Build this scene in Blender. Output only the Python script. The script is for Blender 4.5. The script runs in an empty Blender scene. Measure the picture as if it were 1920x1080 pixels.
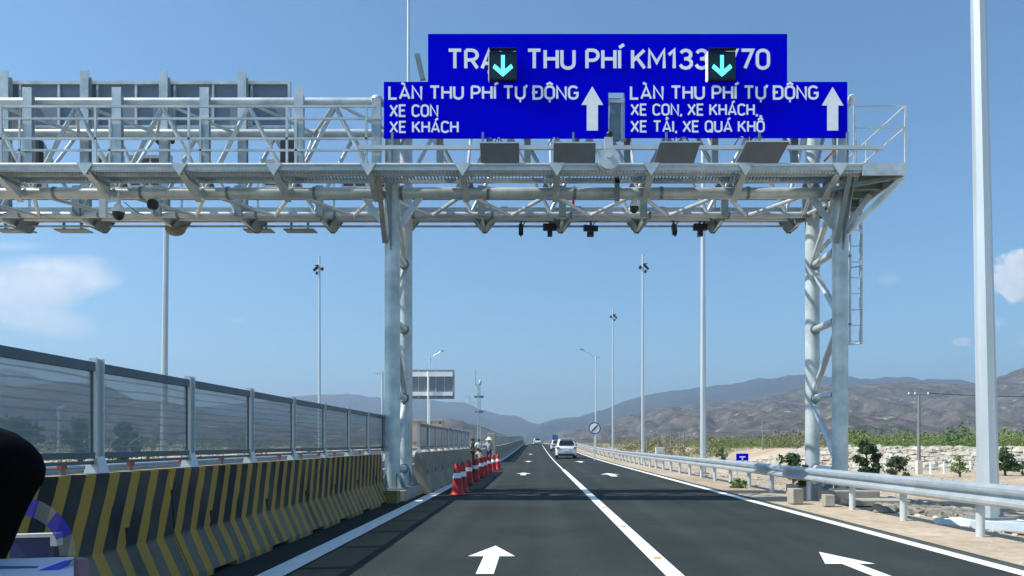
import bpy, bmesh, math, random, unicodedata
from mathutils import Vector, Matrix, noise
R = math.radians
random.seed(7)
S = bpy.context.scene
COL = S.collection
# ---------------------------------------------------------------- camera, sky, sun, exposure
F, PX0, PY0, EYE = 1400.0, 1004.0, 831.0, 1.45
cd = bpy.data.cameras.new("camera"); cam = bpy.data.objects.new("camera", cd); COL.objects.link(cam)
cam.location = (0, 0, EYE); cam.rotation_euler = (R(90), 0, 0)
cd.sensor_width = 36; cd.lens = 36*F/1920
cd.shift_x = (960-PX0)/1920; cd.shift_y = (PY0-540)/1920
cd.clip_start = .05; cd.clip_end = 30000
S.camera = cam
SUN_DIR = Vector((-.85, -.14, 1)).normalized()      # towards the sun
el = math.asin(SUN_DIR.z); az = math.atan2(SUN_DIR.x, SUN_DIR.y)
world = bpy.data.worlds.new("World"); S.world = world; world.use_nodes = True
nt = world.node_tree; nt.nodes.clear()
def N(nt, t, **k):
    n = nt.nodes.new(t)
    for a, v in k.items(): setattr(n, a, v)
    return n
def math_n(nt, op, a, b=None, clamp=False):
    n = N(nt, 'ShaderNodeMath', operation=op, use_clamp=clamp)
    for i, v in enumerate((a, b)):
        if v is None: continue
        if hasattr(v, 'links') or hasattr(v, 'is_linked'): nt.links.new(v, n.inputs[i])
        else: n.inputs[i].default_value = v
    return n.outputs[0]
sky = N(nt, 'ShaderNodeTexSky', sky_type='NISHITA'); sky.sun_disc = False
sky.sun_elevation = el; sky.sun_rotation = az; sky.altitude = 0
sky.air_density = 1.0; sky.dust_density = 1.0; sky.ozone_density = 2.0
tc = N(nt, 'ShaderNodeTexCoord'); sep = N(nt, 'ShaderNodeSeparateXYZ'); nt.links.new(tc.outputs['Generated'], sep.inputs[0])
ysafe = math_n(nt, 'MAXIMUM', sep.outputs[1], .05)
u = math_n(nt, 'DIVIDE', sep.outputs[0], ysafe); v = math_n(nt, 'DIVIDE', sep.outputs[2], ysafe)
def sky_noise(sx, sz, detail, rough):
    cb = N(nt, 'ShaderNodeCombineXYZ'); nt.links.new(math_n(nt, 'MULTIPLY', u, sx), cb.inputs[0]); nt.links.new(math_n(nt, 'MULTIPLY', v, sz), cb.inputs[1])
    nz = N(nt, 'ShaderNodeTexNoise'); nz.inputs['Scale'].default_value = 1; nz.inputs['Detail'].default_value = detail; nz.inputs['Roughness'].default_value = rough
    nt.links.new(cb.outputs[0], nz.inputs['Vector']); return nz.outputs['Fac']
nz_w = sky_noise(9, 26, 6, .55); nz_c = sky_noise(45, 45, 7, .6)
def cloud(px, py, a, b, nz, amp, soft, dens, tilt=0):
    du = math_n(nt, 'SUBTRACT', u, (px-PX0)/F); dv = math_n(nt, 'SUBTRACT', v, (PY0-py)/F)
    dv = math_n(nt, 'SUBTRACT', dv, math_n(nt, 'MULTIPLY', du, tilt))
    q = math_n(nt, 'ADD', math_n(nt, 'POWER', math_n(nt, 'ABSOLUTE', math_n(nt, 'DIVIDE', du, a/F)), 2), math_n(nt, 'POWER', math_n(nt, 'ABSOLUTE', math_n(nt, 'DIVIDE', dv, b/F)), 2))
    m = math_n(nt, 'ADD', math_n(nt, 'SUBTRACT', 1, q), math_n(nt, 'MULTIPLY', math_n(nt, 'SUBTRACT', nz, .5), amp))
    m = math_n(nt, 'MULTIPLY', math_n(nt, 'MULTIPLY', m, 1/soft, True), dens)
    return m
ms = [cloud(40, 535, 200, 58, nz_w, 1.7, .75, .78, .06), cloud(50, 588, 150, 42, nz_w, 1.6, .9, .62, -.25),
      cloud(1925, 520, 72, 52, nz_c, 1.6, .35, .85), cloud(1801, 641, 20, 11, nz_c, 2.0, .8, .55), cloud(1875, 606, 16, 10, nz_c, 2.0, .8, .3), cloud(1916, 640, 14, 10, nz_c, 2.0, .9, .25),
      cloud(1667, 522, 26, 14, nz_c, 2.2, 1.2, .18), cloud(443, 600, 14, 6, nz_c, 1.6, 1, .25), cloud(30, 462, 70, 10, nz_w, 2.0, 1.1, .25)]
acc = ms[0]
for m in ms[1:]: acc = math_n(nt, 'MAXIMUM', acc, m)
acc = math_n(nt, 'MULTIPLY', acc, math_n(nt, 'GREATER_THAN', sep.outputs[1], .1))
shade = N(nt, 'ShaderNodeMix', data_type='RGBA'); shade.inputs[6].default_value = (4.3, 5.0, 6.0, 1); shade.inputs[7].default_value = (8.0, 8.3, 8.6, 1)
nt.links.new(math_n(nt, 'MULTIPLY', nz_c, 1.3, True), shade.inputs[0])
mx = N(nt, 'ShaderNodeMix', data_type='RGBA'); nt.links.new(acc, mx.inputs[0]); tint = N(nt, 'ShaderNodeMix', data_type='RGBA', blend_type='MULTIPLY'); tint.inputs[0].default_value = 1; tint.inputs[7].default_value = (.68, 1.03, 1.17, 1); nt.links.new(sky.outputs[0], tint.inputs[6]); nt.links.new(tint.outputs[2], mx.inputs[6]); nt.links.new(shade.outputs[2], mx.inputs[7])
bg = N(nt, 'ShaderNodeBackground'); bg.inputs[1].default_value = .105; nt.links.new(mx.outputs[2], bg.inputs[0])
wo = N(nt, 'ShaderNodeOutputWorld'); nt.links.new(bg.outputs[0], wo.inputs[0])
sd = bpy.data.lights.new("sun", 'SUN'); sd.energy = 5.0; sd.angle = R(.53); sd.color = (1, .95, .87)
sun = bpy.data.objects.new("sun", sd); COL.objects.link(sun); sun.rotation_euler = (-SUN_DIR).to_track_quat('-Z', 'Y').to_euler(); sun.location = (-30, 0, 40)
S.view_settings.view_transform = 'Standard'; S.view_settings.look = 'None'; S.view_settings.gamma = 1; S.view_settings.exposure = .48
S.cycles.max_bounces = 6; S.cycles.volume_bounces = 0; S.cycles.transparent_max_bounces = 24

# ---------------------------------------------------------------- helpers
def W(px, py, Y): return Vector(((px-PX0)/F*Y, Y, EYE+(PY0-py)/F*Y))
def gz(y):                                   # the road climbs gently in the distance
    t = max(0, min(1, (y-50)/140)); return 1.05*t*t*(3-2*t)
class MB:
    def __init__(s): s.v = []; s.f = []
    def add(s, vs, fs):
        o = len(s.v); s.v += [Vector(p) for p in vs]; s.f += [[i+o for i in f] for f in fs]; return s
    def box(s, x0, x1, y0, y1, z0, z1, M=None):
        vs = [Vector(p) for p in ((x0,y0,z0),(x1,y0,z0),(x1,y1,z0),(x0,y1,z0),(x0,y0,z1),(x1,y0,z1),(x1,y1,z1),(x0,y1,z1))]
        if M: vs = [M @ p for p in vs]
        return s.add(vs, [(0,3,2,1),(4,5,6,7),(0,1,5,4),(1,2,6,5),(2,3,7,6),(3,0,4,7)])
    def cyl(s, a, b, r, r2=None, n=10, cap=True, rot=0):
        a, b = Vector(a), Vector(b); r2 = r if r2 is None else r2
        d = (b-a).normalized(); ux = d.orthogonal().normalized() if abs(d.z) < .99 else Vector((1,0,0)); uy = d.cross(ux)
        vs = []
        for p, rr in ((a, r), (b, r2)):
            for i in range(n):
                t = 2*math.pi*(i+rot)/n; vs.append(p+ux*rr*math.cos(t)+uy*rr*math.sin(t))
        fs = [(i, (i+1) % n, n+(i+1) % n, n+i) for i in range(n)]
        if cap: fs += [tuple(range(n))[::-1], tuple(range(n, 2*n))]
        return s.add(vs, fs)
    def tube(s, pts, r, n=6):
        for a, b in zip(pts, pts[1:]): s.cyl(a, b, r, n=n)
        return s
    def bar(s, a, b, w, h):                  # rectangular bar from a to b
        a, b = Vector(a), Vector(b); d = (b-a).normalized()
        up = Vector((0,0,1)) if abs(d.z) < .9 else Vector((0,1,0)); sx = d.cross(up).normalized()*w/2; sz = sx.cross(d).normalized()*h/2
        vs = [p+e for p in (a, b) for e in (-sx-sz, sx-sz, sx+sz, -sx+sz)]
        return s.add(vs, [(0,1,2,3),(7,6,5,4),(0,4,5,1),(1,5,6,2),(2,6,7,3),(3,7,4,0)])
    def prism(s, prof, fn, t0, t1):          # fn(a, b, t) -> point
        n = len(prof); vs = [fn(a, b, t) for t in (t0, t1) for a, b in prof]
        fs = [(i, (i+1) % n, n+(i+1) % n, n+i) for i in range(n)] + [tuple(range(n))[::-1], tuple(range(n, 2*n))]
        return s.add(vs, fs)
    def lathe(s, prof, n=20, c=(0,0,0)):
        c = Vector(c); vs = [c+Vector((r*math.cos(2*math.pi*i/n), r*math.sin(2*math.pi*i/n), z)) for r, z in prof for i in range(n)]
        fs = []
        for k in range(len(prof)-1):
            for i in range(n): fs.append((k*n+i, k*n+(i+1) % n, (k+1)*n+(i+1) % n, (k+1)*n+i))
        fs += [tuple(range(n))[::-1], tuple(range((len(prof)-1)*n, len(prof)*n))]
        return s.add(vs, fs)
    def ball(s, c, rx, ry, rz, n=12, m=8, z0=-1, z1=1):
        pr = []
        for k in range(m+1):
            t = z0+(z1-z0)*k/m; t = max(-.999, min(.999, t)); pr.append((math.sqrt(1-t*t), t))
        c = Vector(c); vs = [c+Vector((rx*r*math.cos(2*math.pi*i/n), ry*r*math.sin(2*math.pi*i/n), rz*z)) for r, z in pr for i in range(n)]
        fs = [(k*n+i, k*n+(i+1) % n, (k+1)*n+(i+1) % n, (k+1)*n+i) for k in range(m) for i in range(n)]
        fs += [tuple(range(n))[::-1], tuple(range(m*n, (m+1)*n))]
        return s.add(vs, fs)
    def build(s, name, m, parent=None, smooth=False, bevel=0, recalc=True, loc=None):
        me = bpy.data.meshes.new(name); vs = s.v
        if loc is not None: vs = [p-Vector(loc) for p in vs]
        me.from_pydata([tuple(p) for p in vs], [], s.f); me.validate()
        if recalc:
            bm = bmesh.new(); bm.from_mesh(me); bmesh.ops.recalc_face_normals(bm, faces=bm.faces); bm.to_mesh(me); bm.free()
        o = bpy.data.objects.new(name, me); COL.objects.link(o)
        if loc is not None: o.location = loc
        for mm in (m if isinstance(m, (list, tuple)) else [m]): me.materials.append(mm)
        if smooth:
            for p in me.polygons: p.use_smooth = True
            me.set_sharp_from_angle(angle=R(38))
        if bevel:
            b = o.modifiers.new('bevel', 'BEVEL'); b.width = bevel; b.segments = 2; b.limit_method = 'ANGLE'; b.angle_limit = R(40)
        if parent is not None: o.parent = parent
        return o
def tag(o, label=None, cat=None, group=None, kind=None):
    if label: o['label'] = label
    if cat: o['category'] = cat
    if group: o['group'] = group
    if kind: o['kind'] = kind
    return o
def empty(name, loc=(0,0,0), rz=0):
    o = bpy.data.objects.new(name, None); COL.objects.link(o); o.location = loc; o.rotation_euler = (0,0,rz); o.empty_display_size = .2; return o
def thing(name, label, cat, loc=(0,0,0), rz=0, group=None): return tag(empty(name, loc, rz), label, cat, group)
def copy_tree(o, parent=None):
    c = o.copy(); COL.objects.link(c); c.parent = parent
    for ch in list(o.children): copy_tree(ch, c)
    return c
def mat(name, col, rough=.6, metal=0, var=.12, scale=3, bump=0, bscale=40, col2=None, spec=None, stretch=None):
    m = bpy.data.materials.new(name); m.use_nodes = True; t = m.node_tree; b = t.nodes['Principled BSDF']
    b.inputs['Roughness'].default_value = rough; b.inputs['Metallic'].default_value = metal
    if spec is not None: b.inputs['Specular IOR Level'].default_value = spec
    tc = N(t, 'ShaderNodeTexCoord'); co = tc.outputs['Object']
    if stretch:
        mp = N(t, 'ShaderNodeMapping'); mp.inputs['Scale'].default_value = stretch; t.links.new(co, mp.inputs[0]); co = mp.outputs[0]
    nz = N(t, 'ShaderNodeTexNoise'); nz.inputs['Scale'].default_value = scale; nz.inputs['Detail'].default_value = 6; nz.inputs['Roughness'].default_value = .62; t.links.new(co, nz.inputs['Vector'])
    rp = N(t, 'ShaderNodeValToRGB'); rp.color_ramp.elements[0].position = .3; rp.color_ramp.elements[1].position = .7
    c2 = col2 or tuple(min(1, c*(1+var)) for c in col); c1 = col if col2 else tuple(c*(1-var) for c in col)
    rp.color_ramp.elements[0].color = (*c1, 1); rp.color_ramp.elements[1].color = (*c2, 1)
    t.links.new(nz.outputs['Fac'], rp.inputs[0]); t.links.new(rp.outputs[0], b.inputs['Base Color'])
    if bump:
        n2 = N(t, 'ShaderNodeTexNoise'); n2.inputs['Scale'].default_value = bscale; n2.inputs['Detail'].default_value = 5; t.links.new(co, n2.inputs['Vector'])
        bp = N(t, 'ShaderNodeBump'); bp.inputs['Strength'].default_value = bump; bp.inputs['Distance'].default_value = .02; t.links.new(n2.outputs['Fac'], bp.inputs['Height']); t.links.new(bp.outputs[0], b.inputs['Normal'])
    m['_ramp'] = rp.name; return m
M = {}
M['galv'] = mat('galvanised_steel', (.36,.42,.43), .34, .25, .2, 1.6, .2, 22, col2=(.68,.73,.74))
M['galv_dark'] = mat('galvanised_steel_dull', (.20,.26,.27), .5, .35, .18, 3)
M['galv_light'] = mat('galvanised_steel_new', (.60,.64,.65), .38, .3, .12, 1.2, .1, 14, stretch=(1,1,.3))
M['rail'] = mat('guardrail_zinc', (.50,.55,.58), .36, .45, .14, 2.5, .1, 12)
M['pole'] = mat('pole_zinc', (.55,.60,.63), .38, .35, .1, 1.5, stretch=(3,3,.25))
M['grate'] = mat('grating_steel', (.22,.27,.27), .55, .2, .15, 8)
M['board_back'] = mat('sign_back_aluminium', (.17,.20,.24), .45, .2, .12, 1.2)
M['blue'] = mat('sign_blue', (.0003,.0003,.70), .6, 0, .05, .6, spec=.0)
M['white'] = mat('reflective_white', (.93,.94,.97), .5, 0, .05, 6)
M['black_matt'] = mat('black_matt', (.0015,.0015,.002), .7, 0, .1, 10, spec=.05)
M['black'] = mat('black_plastic', (.012,.013,.016), .45, 0, .2, 10)
M['rubber'] = mat('black_rubber', (.02,.02,.02), .8)
M['whiteplastic'] = mat('white_plastic', (.75,.76,.76), .35, 0, .05, 4)
M['antenna'] = mat('antenna_panel_grey', (.13,.14,.15), .5, 0, .12, 5)
M['rust'] = mat('rusty_primer', (.27,.23,.19), .8, .1, .3, 6)
M['red'] = mat('traffic_red', (.42,.010,.010), .5, 0, .15, 7)
M['orange'] = mat('orange_plastic', (.70,.13,.03), .5)
M['conc'] = mat('plain_concrete', (.36,.33,.27), .85, 0, .22, 2.5, .3, 25)
M['conc_light'] = mat('pale_concrete', (.60,.57,.50), .85, 0, .12, 4, .3, 25)
M['paint'] = mat('road_paint_white', (.80,.80,.78), .65, 0, .08, 5, .2, 60)
def worn(m):
    t = m.node_tree; b = t.nodes['Principled BSDF']; rp = t.nodes[m['_ramp']]; tc = N(t, 'ShaderNodeTexCoord')
    n = N(t, 'ShaderNodeTexNoise'); n.inputs['Scale'].default_value = 14; n.inputs['Detail'].default_value = 8; n.inputs['Roughness'].default_value = .75; t.links.new(tc.outputs['Object'], n.inputs['Vector'])
    n2 = N(t, 'ShaderNodeTexNoise'); n2.inputs['Scale'].default_value = .8; n2.inputs['Detail'].default_value = 3; t.links.new(tc.outputs['Object'], n2.inputs['Vector'])
    k = math_n(t, 'MULTIPLY', math_n(t, 'SUBTRACT', math_n(t, 'ADD', n.outputs['Fac'], math_n(t, 'MULTIPLY', n2.outputs['Fac'], .35)), .76), 6, True)
    k = math_n(t, 'MULTIPLY', k, .55)
    mx = N(t, 'ShaderNodeMix', data_type='RGBA'); t.links.new(k, mx.inputs[0]); t.links.new(rp.outputs[0], mx.inputs[6]); mx.inputs[7].default_value = (.25,.25,.24,1); t.links.new(mx.outputs[2], b.inputs['Base Color'])
worn(M['paint'])
M['skin'] = mat('skin', (.35,.19,.12), .6)
M['carwhite'] = mat('car_paint_white', (.78,.79,.80), .2, 0, .02, 2)
M['glass_dark'] = mat('dark_glass', (.015,.018,.022), .08, 0, .1, 2)
M['tail'] = mat('tail_lamp_red', (.45,.01,.01), .2)
M['brick'] = mat('brick_wall_orange', (.42,.32,.25), .85, 0, .2, .5)
M['timber'] = mat('utility_pole_concrete', (.20,.195,.19), .85, 0, .2, 3)
M['trunk'] = mat('bark', (.13,.09,.06), .9, 0, .3, 6)

# asphalt: aggregate speckle, tyre tracks, patches of wear
def asphalt():
    m = mat('asphalt', (.024,.032,.031), .9, 0, .15, .35, .5, 160, col2=(.042,.051,.050), spec=.12); t = m.node_tree; b = t.nodes['Principled BSDF']; rp = t.nodes[m['_ramp']]
    tc = N(t, 'ShaderNodeTexCoord')
    n = N(t, 'ShaderNodeTexNoise'); n.inputs['Scale'].default_value = 55; n.inputs['Detail'].default_value = 3; t.links.new(tc.outputs['Object'], n.inputs['Vector'])
    mp = N(t, 'ShaderNodeMapping'); mp.inputs['Scale'].default_value = (2.2, .05, 1); t.links.new(tc.outputs['Object'], mp.inputs[0])
    n2 = N(t, 'ShaderNodeTexNoise'); n2.inputs['Scale'].default_value = 1; n2.inputs['Detail'].default_value = 4; t.links.new(mp.outputs[0], n2.inputs['Vector'])
    f = math_n(t, 'ADD', math_n(t, 'MULTIPLY', n.outputs['Fac'], 1.0), math_n(t, 'MULTIPLY', n2.outputs['Fac'], .55)); f = math_n(t, 'ADD', f, .25)
    n3 = N(t, 'ShaderNodeTexNoise'); n3.inputs['Scale'].default_value = 1.7; n3.inputs['Detail'].default_value = 7; n3.inputs['Roughness'].default_value = .7; t.links.new(tc.outputs['Object'], n3.inputs['Vector'])
    f = math_n(t, 'ADD', f, math_n(t, 'MULTIPLY', math_n(t, 'MULTIPLY', math_n(t, 'SUBTRACT', n3.outputs['Fac'], .62), 6, True), .35))
    sx = N(t, 'ShaderNodeSeparateXYZ'); t.links.new(tc.outputs['Object'], sx.inputs[0])
    for cx in (-1.55, .35, 2.55, 4.4):        # wheel tracks polished a little paler
        d = math_n(t, 'MULTIPLY', math_n(t, 'SUBTRACT', sx.outputs[0], cx), 3.2); g = math_n(t, 'SUBTRACT', 1, math_n(t, 'MULTIPLY', d, d), True)
        f = math_n(t, 'ADD', f, math_n(t, 'MULTIPLY', g, .16))
    dj = math_n(t, 'ABSOLUTE', math_n(t, 'SUBTRACT', sx.outputs[0], 5.62)); edge = math_n(t, 'MULTIPLY', math_n(t, 'SUBTRACT', .16, dj), 8, True)
    f = math_n(t, 'ADD', f, math_n(t, 'MULTIPLY', math_n(t, 'MULTIPLY', edge, n3.outputs['Fac']), 2.2))
    h = N(t, 'ShaderNodeMix', data_type='RGBA', blend_type='MULTIPLY'); h.inputs[0].default_value = 1
    cb = N(t, 'ShaderNodeCombineColor'); [t.links.new(f, cb.inputs[i]) for i in range(3)]
    t.links.new(rp.outputs[0], h.inputs[6]); t.links.new(cb.outputs[0], h.inputs[7]); t.links.new(h.outputs[2], b.inputs['Base Color'])
    return m
M['asphalt'] = asphalt()
def dirt():
    m = mat('sandy_dirt', (.31,.235,.16), .95, 0, .2, .25, .8, 6, col2=(.50,.41,.30)); t = m.node_tree; b = t.nodes['Principled BSDF']; rp = t.nodes[m['_ramp']]
    tc = N(t, 'ShaderNodeTexCoord'); n = N(t, 'ShaderNodeTexNoise'); n.inputs['Scale'].default_value = 3.2; n.inputs['Detail'].default_value = 9; n.inputs['Roughness'].default_value = .7; t.links.new(tc.outputs['Object'], n.inputs['Vector'])
    f = math_n(t, 'ADD', math_n(t, 'MULTIPLY', n.outputs['Fac'], 1.3), .35)
    h = N(t, 'ShaderNodeMix', data_type='RGBA', blend_type='MULTIPLY'); h.inputs[0].default_value = 1
    cb = N(t, 'ShaderNodeCombineColor'); [t.links.new(f, cb.inputs[i]) for i in range(3)]
    t.links.new(rp.outputs[0], h.inputs[6]); t.links.new(cb.outputs[0], h.inputs[7]); t.links.new(h.outputs[2], b.inputs['Base Color'])
    return m
M['dirt'] = dirt()

# ---------------------------------------------------------------- ground, roads, paint
def strip(name, x0, x1, z, m, y0=-6, y1=900, xs=None, kind='structure', fz=None):
    mb = MB(); ys = []; y = y0
    while y < y1: ys.append(y); y += 4 if y < 240 else 30
    ys.append(y1); xs = xs or [x0, x1]
    for yy in ys:
        for xx in xs: mb.v.append(Vector((xx, yy, (gz(yy)+z) if fz is None else fz(xx, yy))))
    n = len(xs)
    for j in range(len(ys)-1):
        for i in range(n-1): mb.f.append([j*n+i, j*n+i+1, (j+1)*n+i+1, (j+1)*n+i])
    return tag(mb.build(name, m, recalc=False), kind=kind)
def bank(x, y):                                # height of the natural ground
    z = gz(y)-.02
    if x > 7.5 or x < -14:
        d = min(1, (abs(x)-(7.5 if x > 0 else 14))/5)
        z -= .5*d
        z += d*.22*noise.noise(Vector((x*.5, y*.5, 0)))+d*.35*noise.noise(Vector((x*.11, y*.11, 3)))
    if x > 15:                                 # rubble bank beyond the ditch road
        e = max(0, min(1, (y-56-.1*(x-20)+2.5*noise.noise(Vector((x*.08, 0, 1))))/7)); e = e*e*(3-2*e)
        k = max(0, min(1, (x-20)/5)); z += 1.3*e*k
        k2 = max(0, min(1, (y-68)/80)); z -= .9*k2*k
    return z
def ground():
    xs = []; x = -6000
    def step(a):
        a = abs(a); return .7 if a < 16 else 1.1 if a < 60 else 6 if a < 200 else 40 if a < 1000 else 300
    while x < 6000: xs.append(x); x += step(x)
    ys = []; y = -30
    while y < 9000: ys.append(y); y += .8 if y < 75 else 4 if y < 200 else 40 if y < 1000 else 300
    mb = MB(); n = len(xs)
    for yy in ys:
        for xx in xs: mb.v.append(Vector((xx, yy, bank(xx, yy) if abs(xx) < 1000 else gz(yy)-.5)))
    for j in range(len(ys)-1):
        for i in range(n-1): mb.f.append([j*n+i, j*n+i+1, (j+1)*n+i+1, (j+1)*n+i])
    return tag(mb.build('ground', M['dirt'], smooth=False, recalc=False), kind='structure')
ground()
strip('road', -4.35, 5.75, .004, M['asphalt'], xs=[-4.35, -1, 2, 5.75])
strip('opposite_road', -13.2, -4.36, .004, M['asphalt'])
def line_mesh(x0, x1, y0, y1, z=.009):
    mb = MB(); n = max(1, int((y1-y0)/3)); ys = [y0+(y1-y0)*i/n for i in range(n+1)]
    for yy in ys: mb.v += [Vector((x0, yy, gz(yy)+z)), Vector((x1, yy, gz(yy)+z))]
    mb.f = [[2*i, 2*i+1, 2*i+3, 2*i+2] for i in range(n)]; return mb
def road_line(name, *a): return tag(line_mesh(*a).build(name, M['paint'], recalc=False), kind='structure')
road_line('edge_line', -3.04, -2.74, 0, 400); road_line('edge_line', 5.30, 5.52, 0, 400)
road_line('lane_line', 1.42, 1.62, 0, 41); road_line('lane_line', 1.46, 1.56, 41.6, 400)
road_line('edge_line', -12.6, -12.4, 0, 400); road_line('lane_line', -8.6, -8.45, 0, 400)
def road_arrow(x, y, s=1.0):                    # straight-ahead arrow, tip at y
    mb = MB(); z = gz(y)+.010
    pts = [(0,0),(-.30,-.98),(-.10,-.98),(-.10,-2.27),(.10,-2.27),(.10,-.98),(.30,-.98)]
    mb.add([(x+a*s, y+b*s, gz(y+b*s)+.010) for a, b in pts], [(0,1,2,5,6),(2,3,4,5)])
    return tag(mb.build('road_arrow', M['paint'], recalc=False), kind='structure')
for y in (10.5, 36.5, 60, 88): road_arrow(-.56, y, 1.0 if y < 20 else 1.25); road_arrow(3.76 if y < 20 else 3.45, y-.6, 1.0 if y < 20 else 1.5)
# raised studs along the lane line
stud = None
for i, (yy, lab) in enumerate(((9.35, 'yellow road stud on the lane line nearest the camera'), (12.9, 'yellow road stud on the lane line, second from the camera'),
                               (16.6, 'yellow road stud on the lane line just before the shadow band'))):
    if stud is None:
        t = thing('road_stud', lab, 'road stud', (1.52, yy, .011), 0, 'road studs along the lane line')
        MB().add([(-.07,-.05,0),(.07,-.05,0),(.07,.05,0),(-.07,.05,0),(-.055,-.03,.02),(.055,-.03,.02),(.055,.03,.02),(-.055,.03,.02)], [(0,3,2,1),(4,5,6,7),(0,1,5,4),(1,2,6,5),(2,3,7,6),(3,0,4,7)]).build('stud_body', M['conc_light'], t)
        MB().add([(-.045,-.0475,.008),(.045,-.0475,.008),(.045,-.037,.0195),(-.045,-.037,.0195)], [(0,1,2,3)]).build('reflector', mat('stud_reflector', (.6,.33,.08), .4), t)
        stud = t
    else:
        c = copy_tree(stud); c.location = (1.52, yy, .011); c['label'] = lab

# ---------------------------------------------------------------- concrete barriers
def barrier_mat(name, striped):
    m = mat(name, (.23,.195,.14), .85, 0, .2, 1.6, .35, 22, col2=(.36,.31,.23)); t = m.node_tree; b = t.nodes['Principled BSDF']; rp = t.nodes[m['_ramp']]
    if not striped: return m
    tc = N(t, 'ShaderNodeTexCoord'); sp = N(t, 'ShaderNodeSeparateXYZ'); t.links.new(tc.outputs['Object'], sp.inputs[0])
    wob = N(t, 'ShaderNodeTexNoise'); wob.inputs['Scale'].default_value = 2.2; t.links.new(tc.outputs['Object'], wob.inputs['Vector'])
    zz = math_n(t, 'MAXIMUM', sp.outputs[2], .49)
    ph = math_n(t, 'SUBTRACT', sp.outputs[1], math_n(t, 'MULTIPLY', zz, .52))
    ph = math_n(t, 'ADD', ph, math_n(t, 'MULTIPLY', wob.outputs['Fac'], .07))
    ph = math_n(t, 'MULTIPLY', ph, 1/.356)
    tri = math_n(t, 'ABSOLUTE', math_n(t, 'SUBTRACT', math_n(t, 'FRACT', math_n(t, 'ADD', ph, 50)), .5))
    yel = math_n(t, 'MULTIPLY', math_n(t, 'SUBTRACT', .225, tri), 60, True)
    # black coat: full on the upper face, worn away on the toe
    n2 = N(t, 'ShaderNodeTexNoise'); n2.inputs['Scale'].default_value = 1.1; n2.inputs['Detail'].default_value = 7; t.links.new(tc.outputs['Object'], n2.inputs['Vector'])
    up = math_n(t, 'MULTIPLY', math_n(t, 'SUBTRACT', sp.outputs[2], .46), 18, True)
    cov = math_n(t, 'ADD', math_n(t, 'MULTIPLY', up, .42), math_n(t, 'MULTIPLY', n2.outputs['Fac'], .95), True)
    blk = N(t, 'ShaderNodeMix', data_type='RGBA'); t.links.new(cov, blk.inputs[0]); t.links.new(rp.outputs[0], blk.inputs[6]); blk.inputs[7].default_value = (.014,.019,.022,1)
    yl = N(t, 'ShaderNodeMix', data_type='RGBA'); t.links.new(n2.outputs['Fac'], yl.inputs[0]); yl.inputs[6].default_value = (.60,.34,.035,1); yl.inputs[7].default_value = (.30,.19,.05,1)
    fin = N(t, 'ShaderNodeMix', data_type='RGBA'); t.links.new(yel, fin.inputs[0]); t.links.new(blk.outputs[2], fin.inputs[6]); t.links.new(yl.outputs[2], fin.inputs[7])
    t.links.new(fin.outputs[2], b.inputs['Base Color']); return m
M['bar_stripe'] = barrier_mat('barrier_striped_concrete', True); M['bar_plain'] = barrier_mat('barrier_plain_concrete', False)
BL = 5.34
def barrier_block(m, label, group, h=1.18, notch=True):
    # jersey profile; origin at the toe on the road side, x goes away from the road (negative)
    t = thing('concrete_barrier', label, 'barrier', (0,0,0), 0, group)
    L = BL-.03
    mb = MB()
    prof = [(0,.0),(0,.07),(-.17,.36),(-.23,h),(-.43,h),(-.49,.36),(-.66,.07),(-.66,0)]
    # body in lengths, with forklift slots cut along the foot
    segs = [(0,.5,0),(.5,1.15,1),(1.15,2.35,0),(2.35,3.0,1),(3.0,4.16,0),(4.16,4.81,1),(4.81,L,0)]
    for a, b2, cut in segs:
        z0 = .055 if cut and notch else 0
        pr = [(0,z0),(0,.07),(-.19,.50),(-.235,h-.015),(-.25,h),(-.41,h),(-.425,h-.015),(-.47,.50),(-.66,.07),(-.66,z0)]
        mb.prism(pr, lambda x, z, y: Vector((x, y, z)), a, b2)
    bm_o = mb.build('barrier_body', m, t)
    hm = MB()
    for yy in (.89, 2.67, 4.45): hm.bar((-.19, yy, .58), (-.16, yy, .58), .09, .13)
    for yy in (.89, 2.67, 4.45):
        hm2 = MB().box(-.235, -.188, yy-.035, yy+.035, .55, .67); hm2.build('lifting_hole', M['rubber'], t)
    return t
near_b = None
for i, (y0, lab) in enumerate(((2.38, 'yellow and black striped concrete barrier nearest the camera at lower left'), (7.72, 'striped concrete barrier in the middle of the near row, under the mesh fence'),
                               (13.06, 'striped concrete barrier ending at the left gantry leg'))):
    if near_b is None: near_b = c = barrier_block(M['bar_stripe'], lab, 'striped barriers along the left edge')
    else: c = copy_tree(near_b); c['label'] = lab
    c.location = (-3.56, y0+.05, .004)
far_b = None
ord_ = ['first', 'second', 'third']
pos = [(21.36, 'plain tan concrete barrier just behind the left gantry leg, beside the tallest cone'), (26.7, 'plain tan concrete barrier, middle of the three behind the gantry leg'), (32.04, 'plain tan concrete barrier next to the standing workers')]
for k in range(28): pos.append((57.6+BL*k, 'plain concrete barrier in the long row running away beyond the workers' if k else 'plain concrete barrier beginning at the tall concrete end post beyond the workers'))
for y0, lab in pos:
    if far_b is None: far_b = c = barrier_block(M['bar_plain'], lab, 'plain barriers along the median')
    else: c = copy_tree(far_b)
    c['label'] = lab; c.location = (-3.02, y0, gz(y0)+.004)
    if y0 > 57: c['group'] = 'plain barriers beyond the workers'
    c.rotation_euler.x = math.atan2(gz(y0+BL)-gz(y0), BL)
# tall end post
MB().box(-3.62, -3.05, 56.7, 57.5, gz(57)-.05, 2.2).build('concrete_end_post', M['conc'], bevel=.03)
tag(bpy.data.objects['concrete_end_post'], 'tall tan concrete post where the far barrier row begins, behind the workers', 'concrete post')

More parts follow.
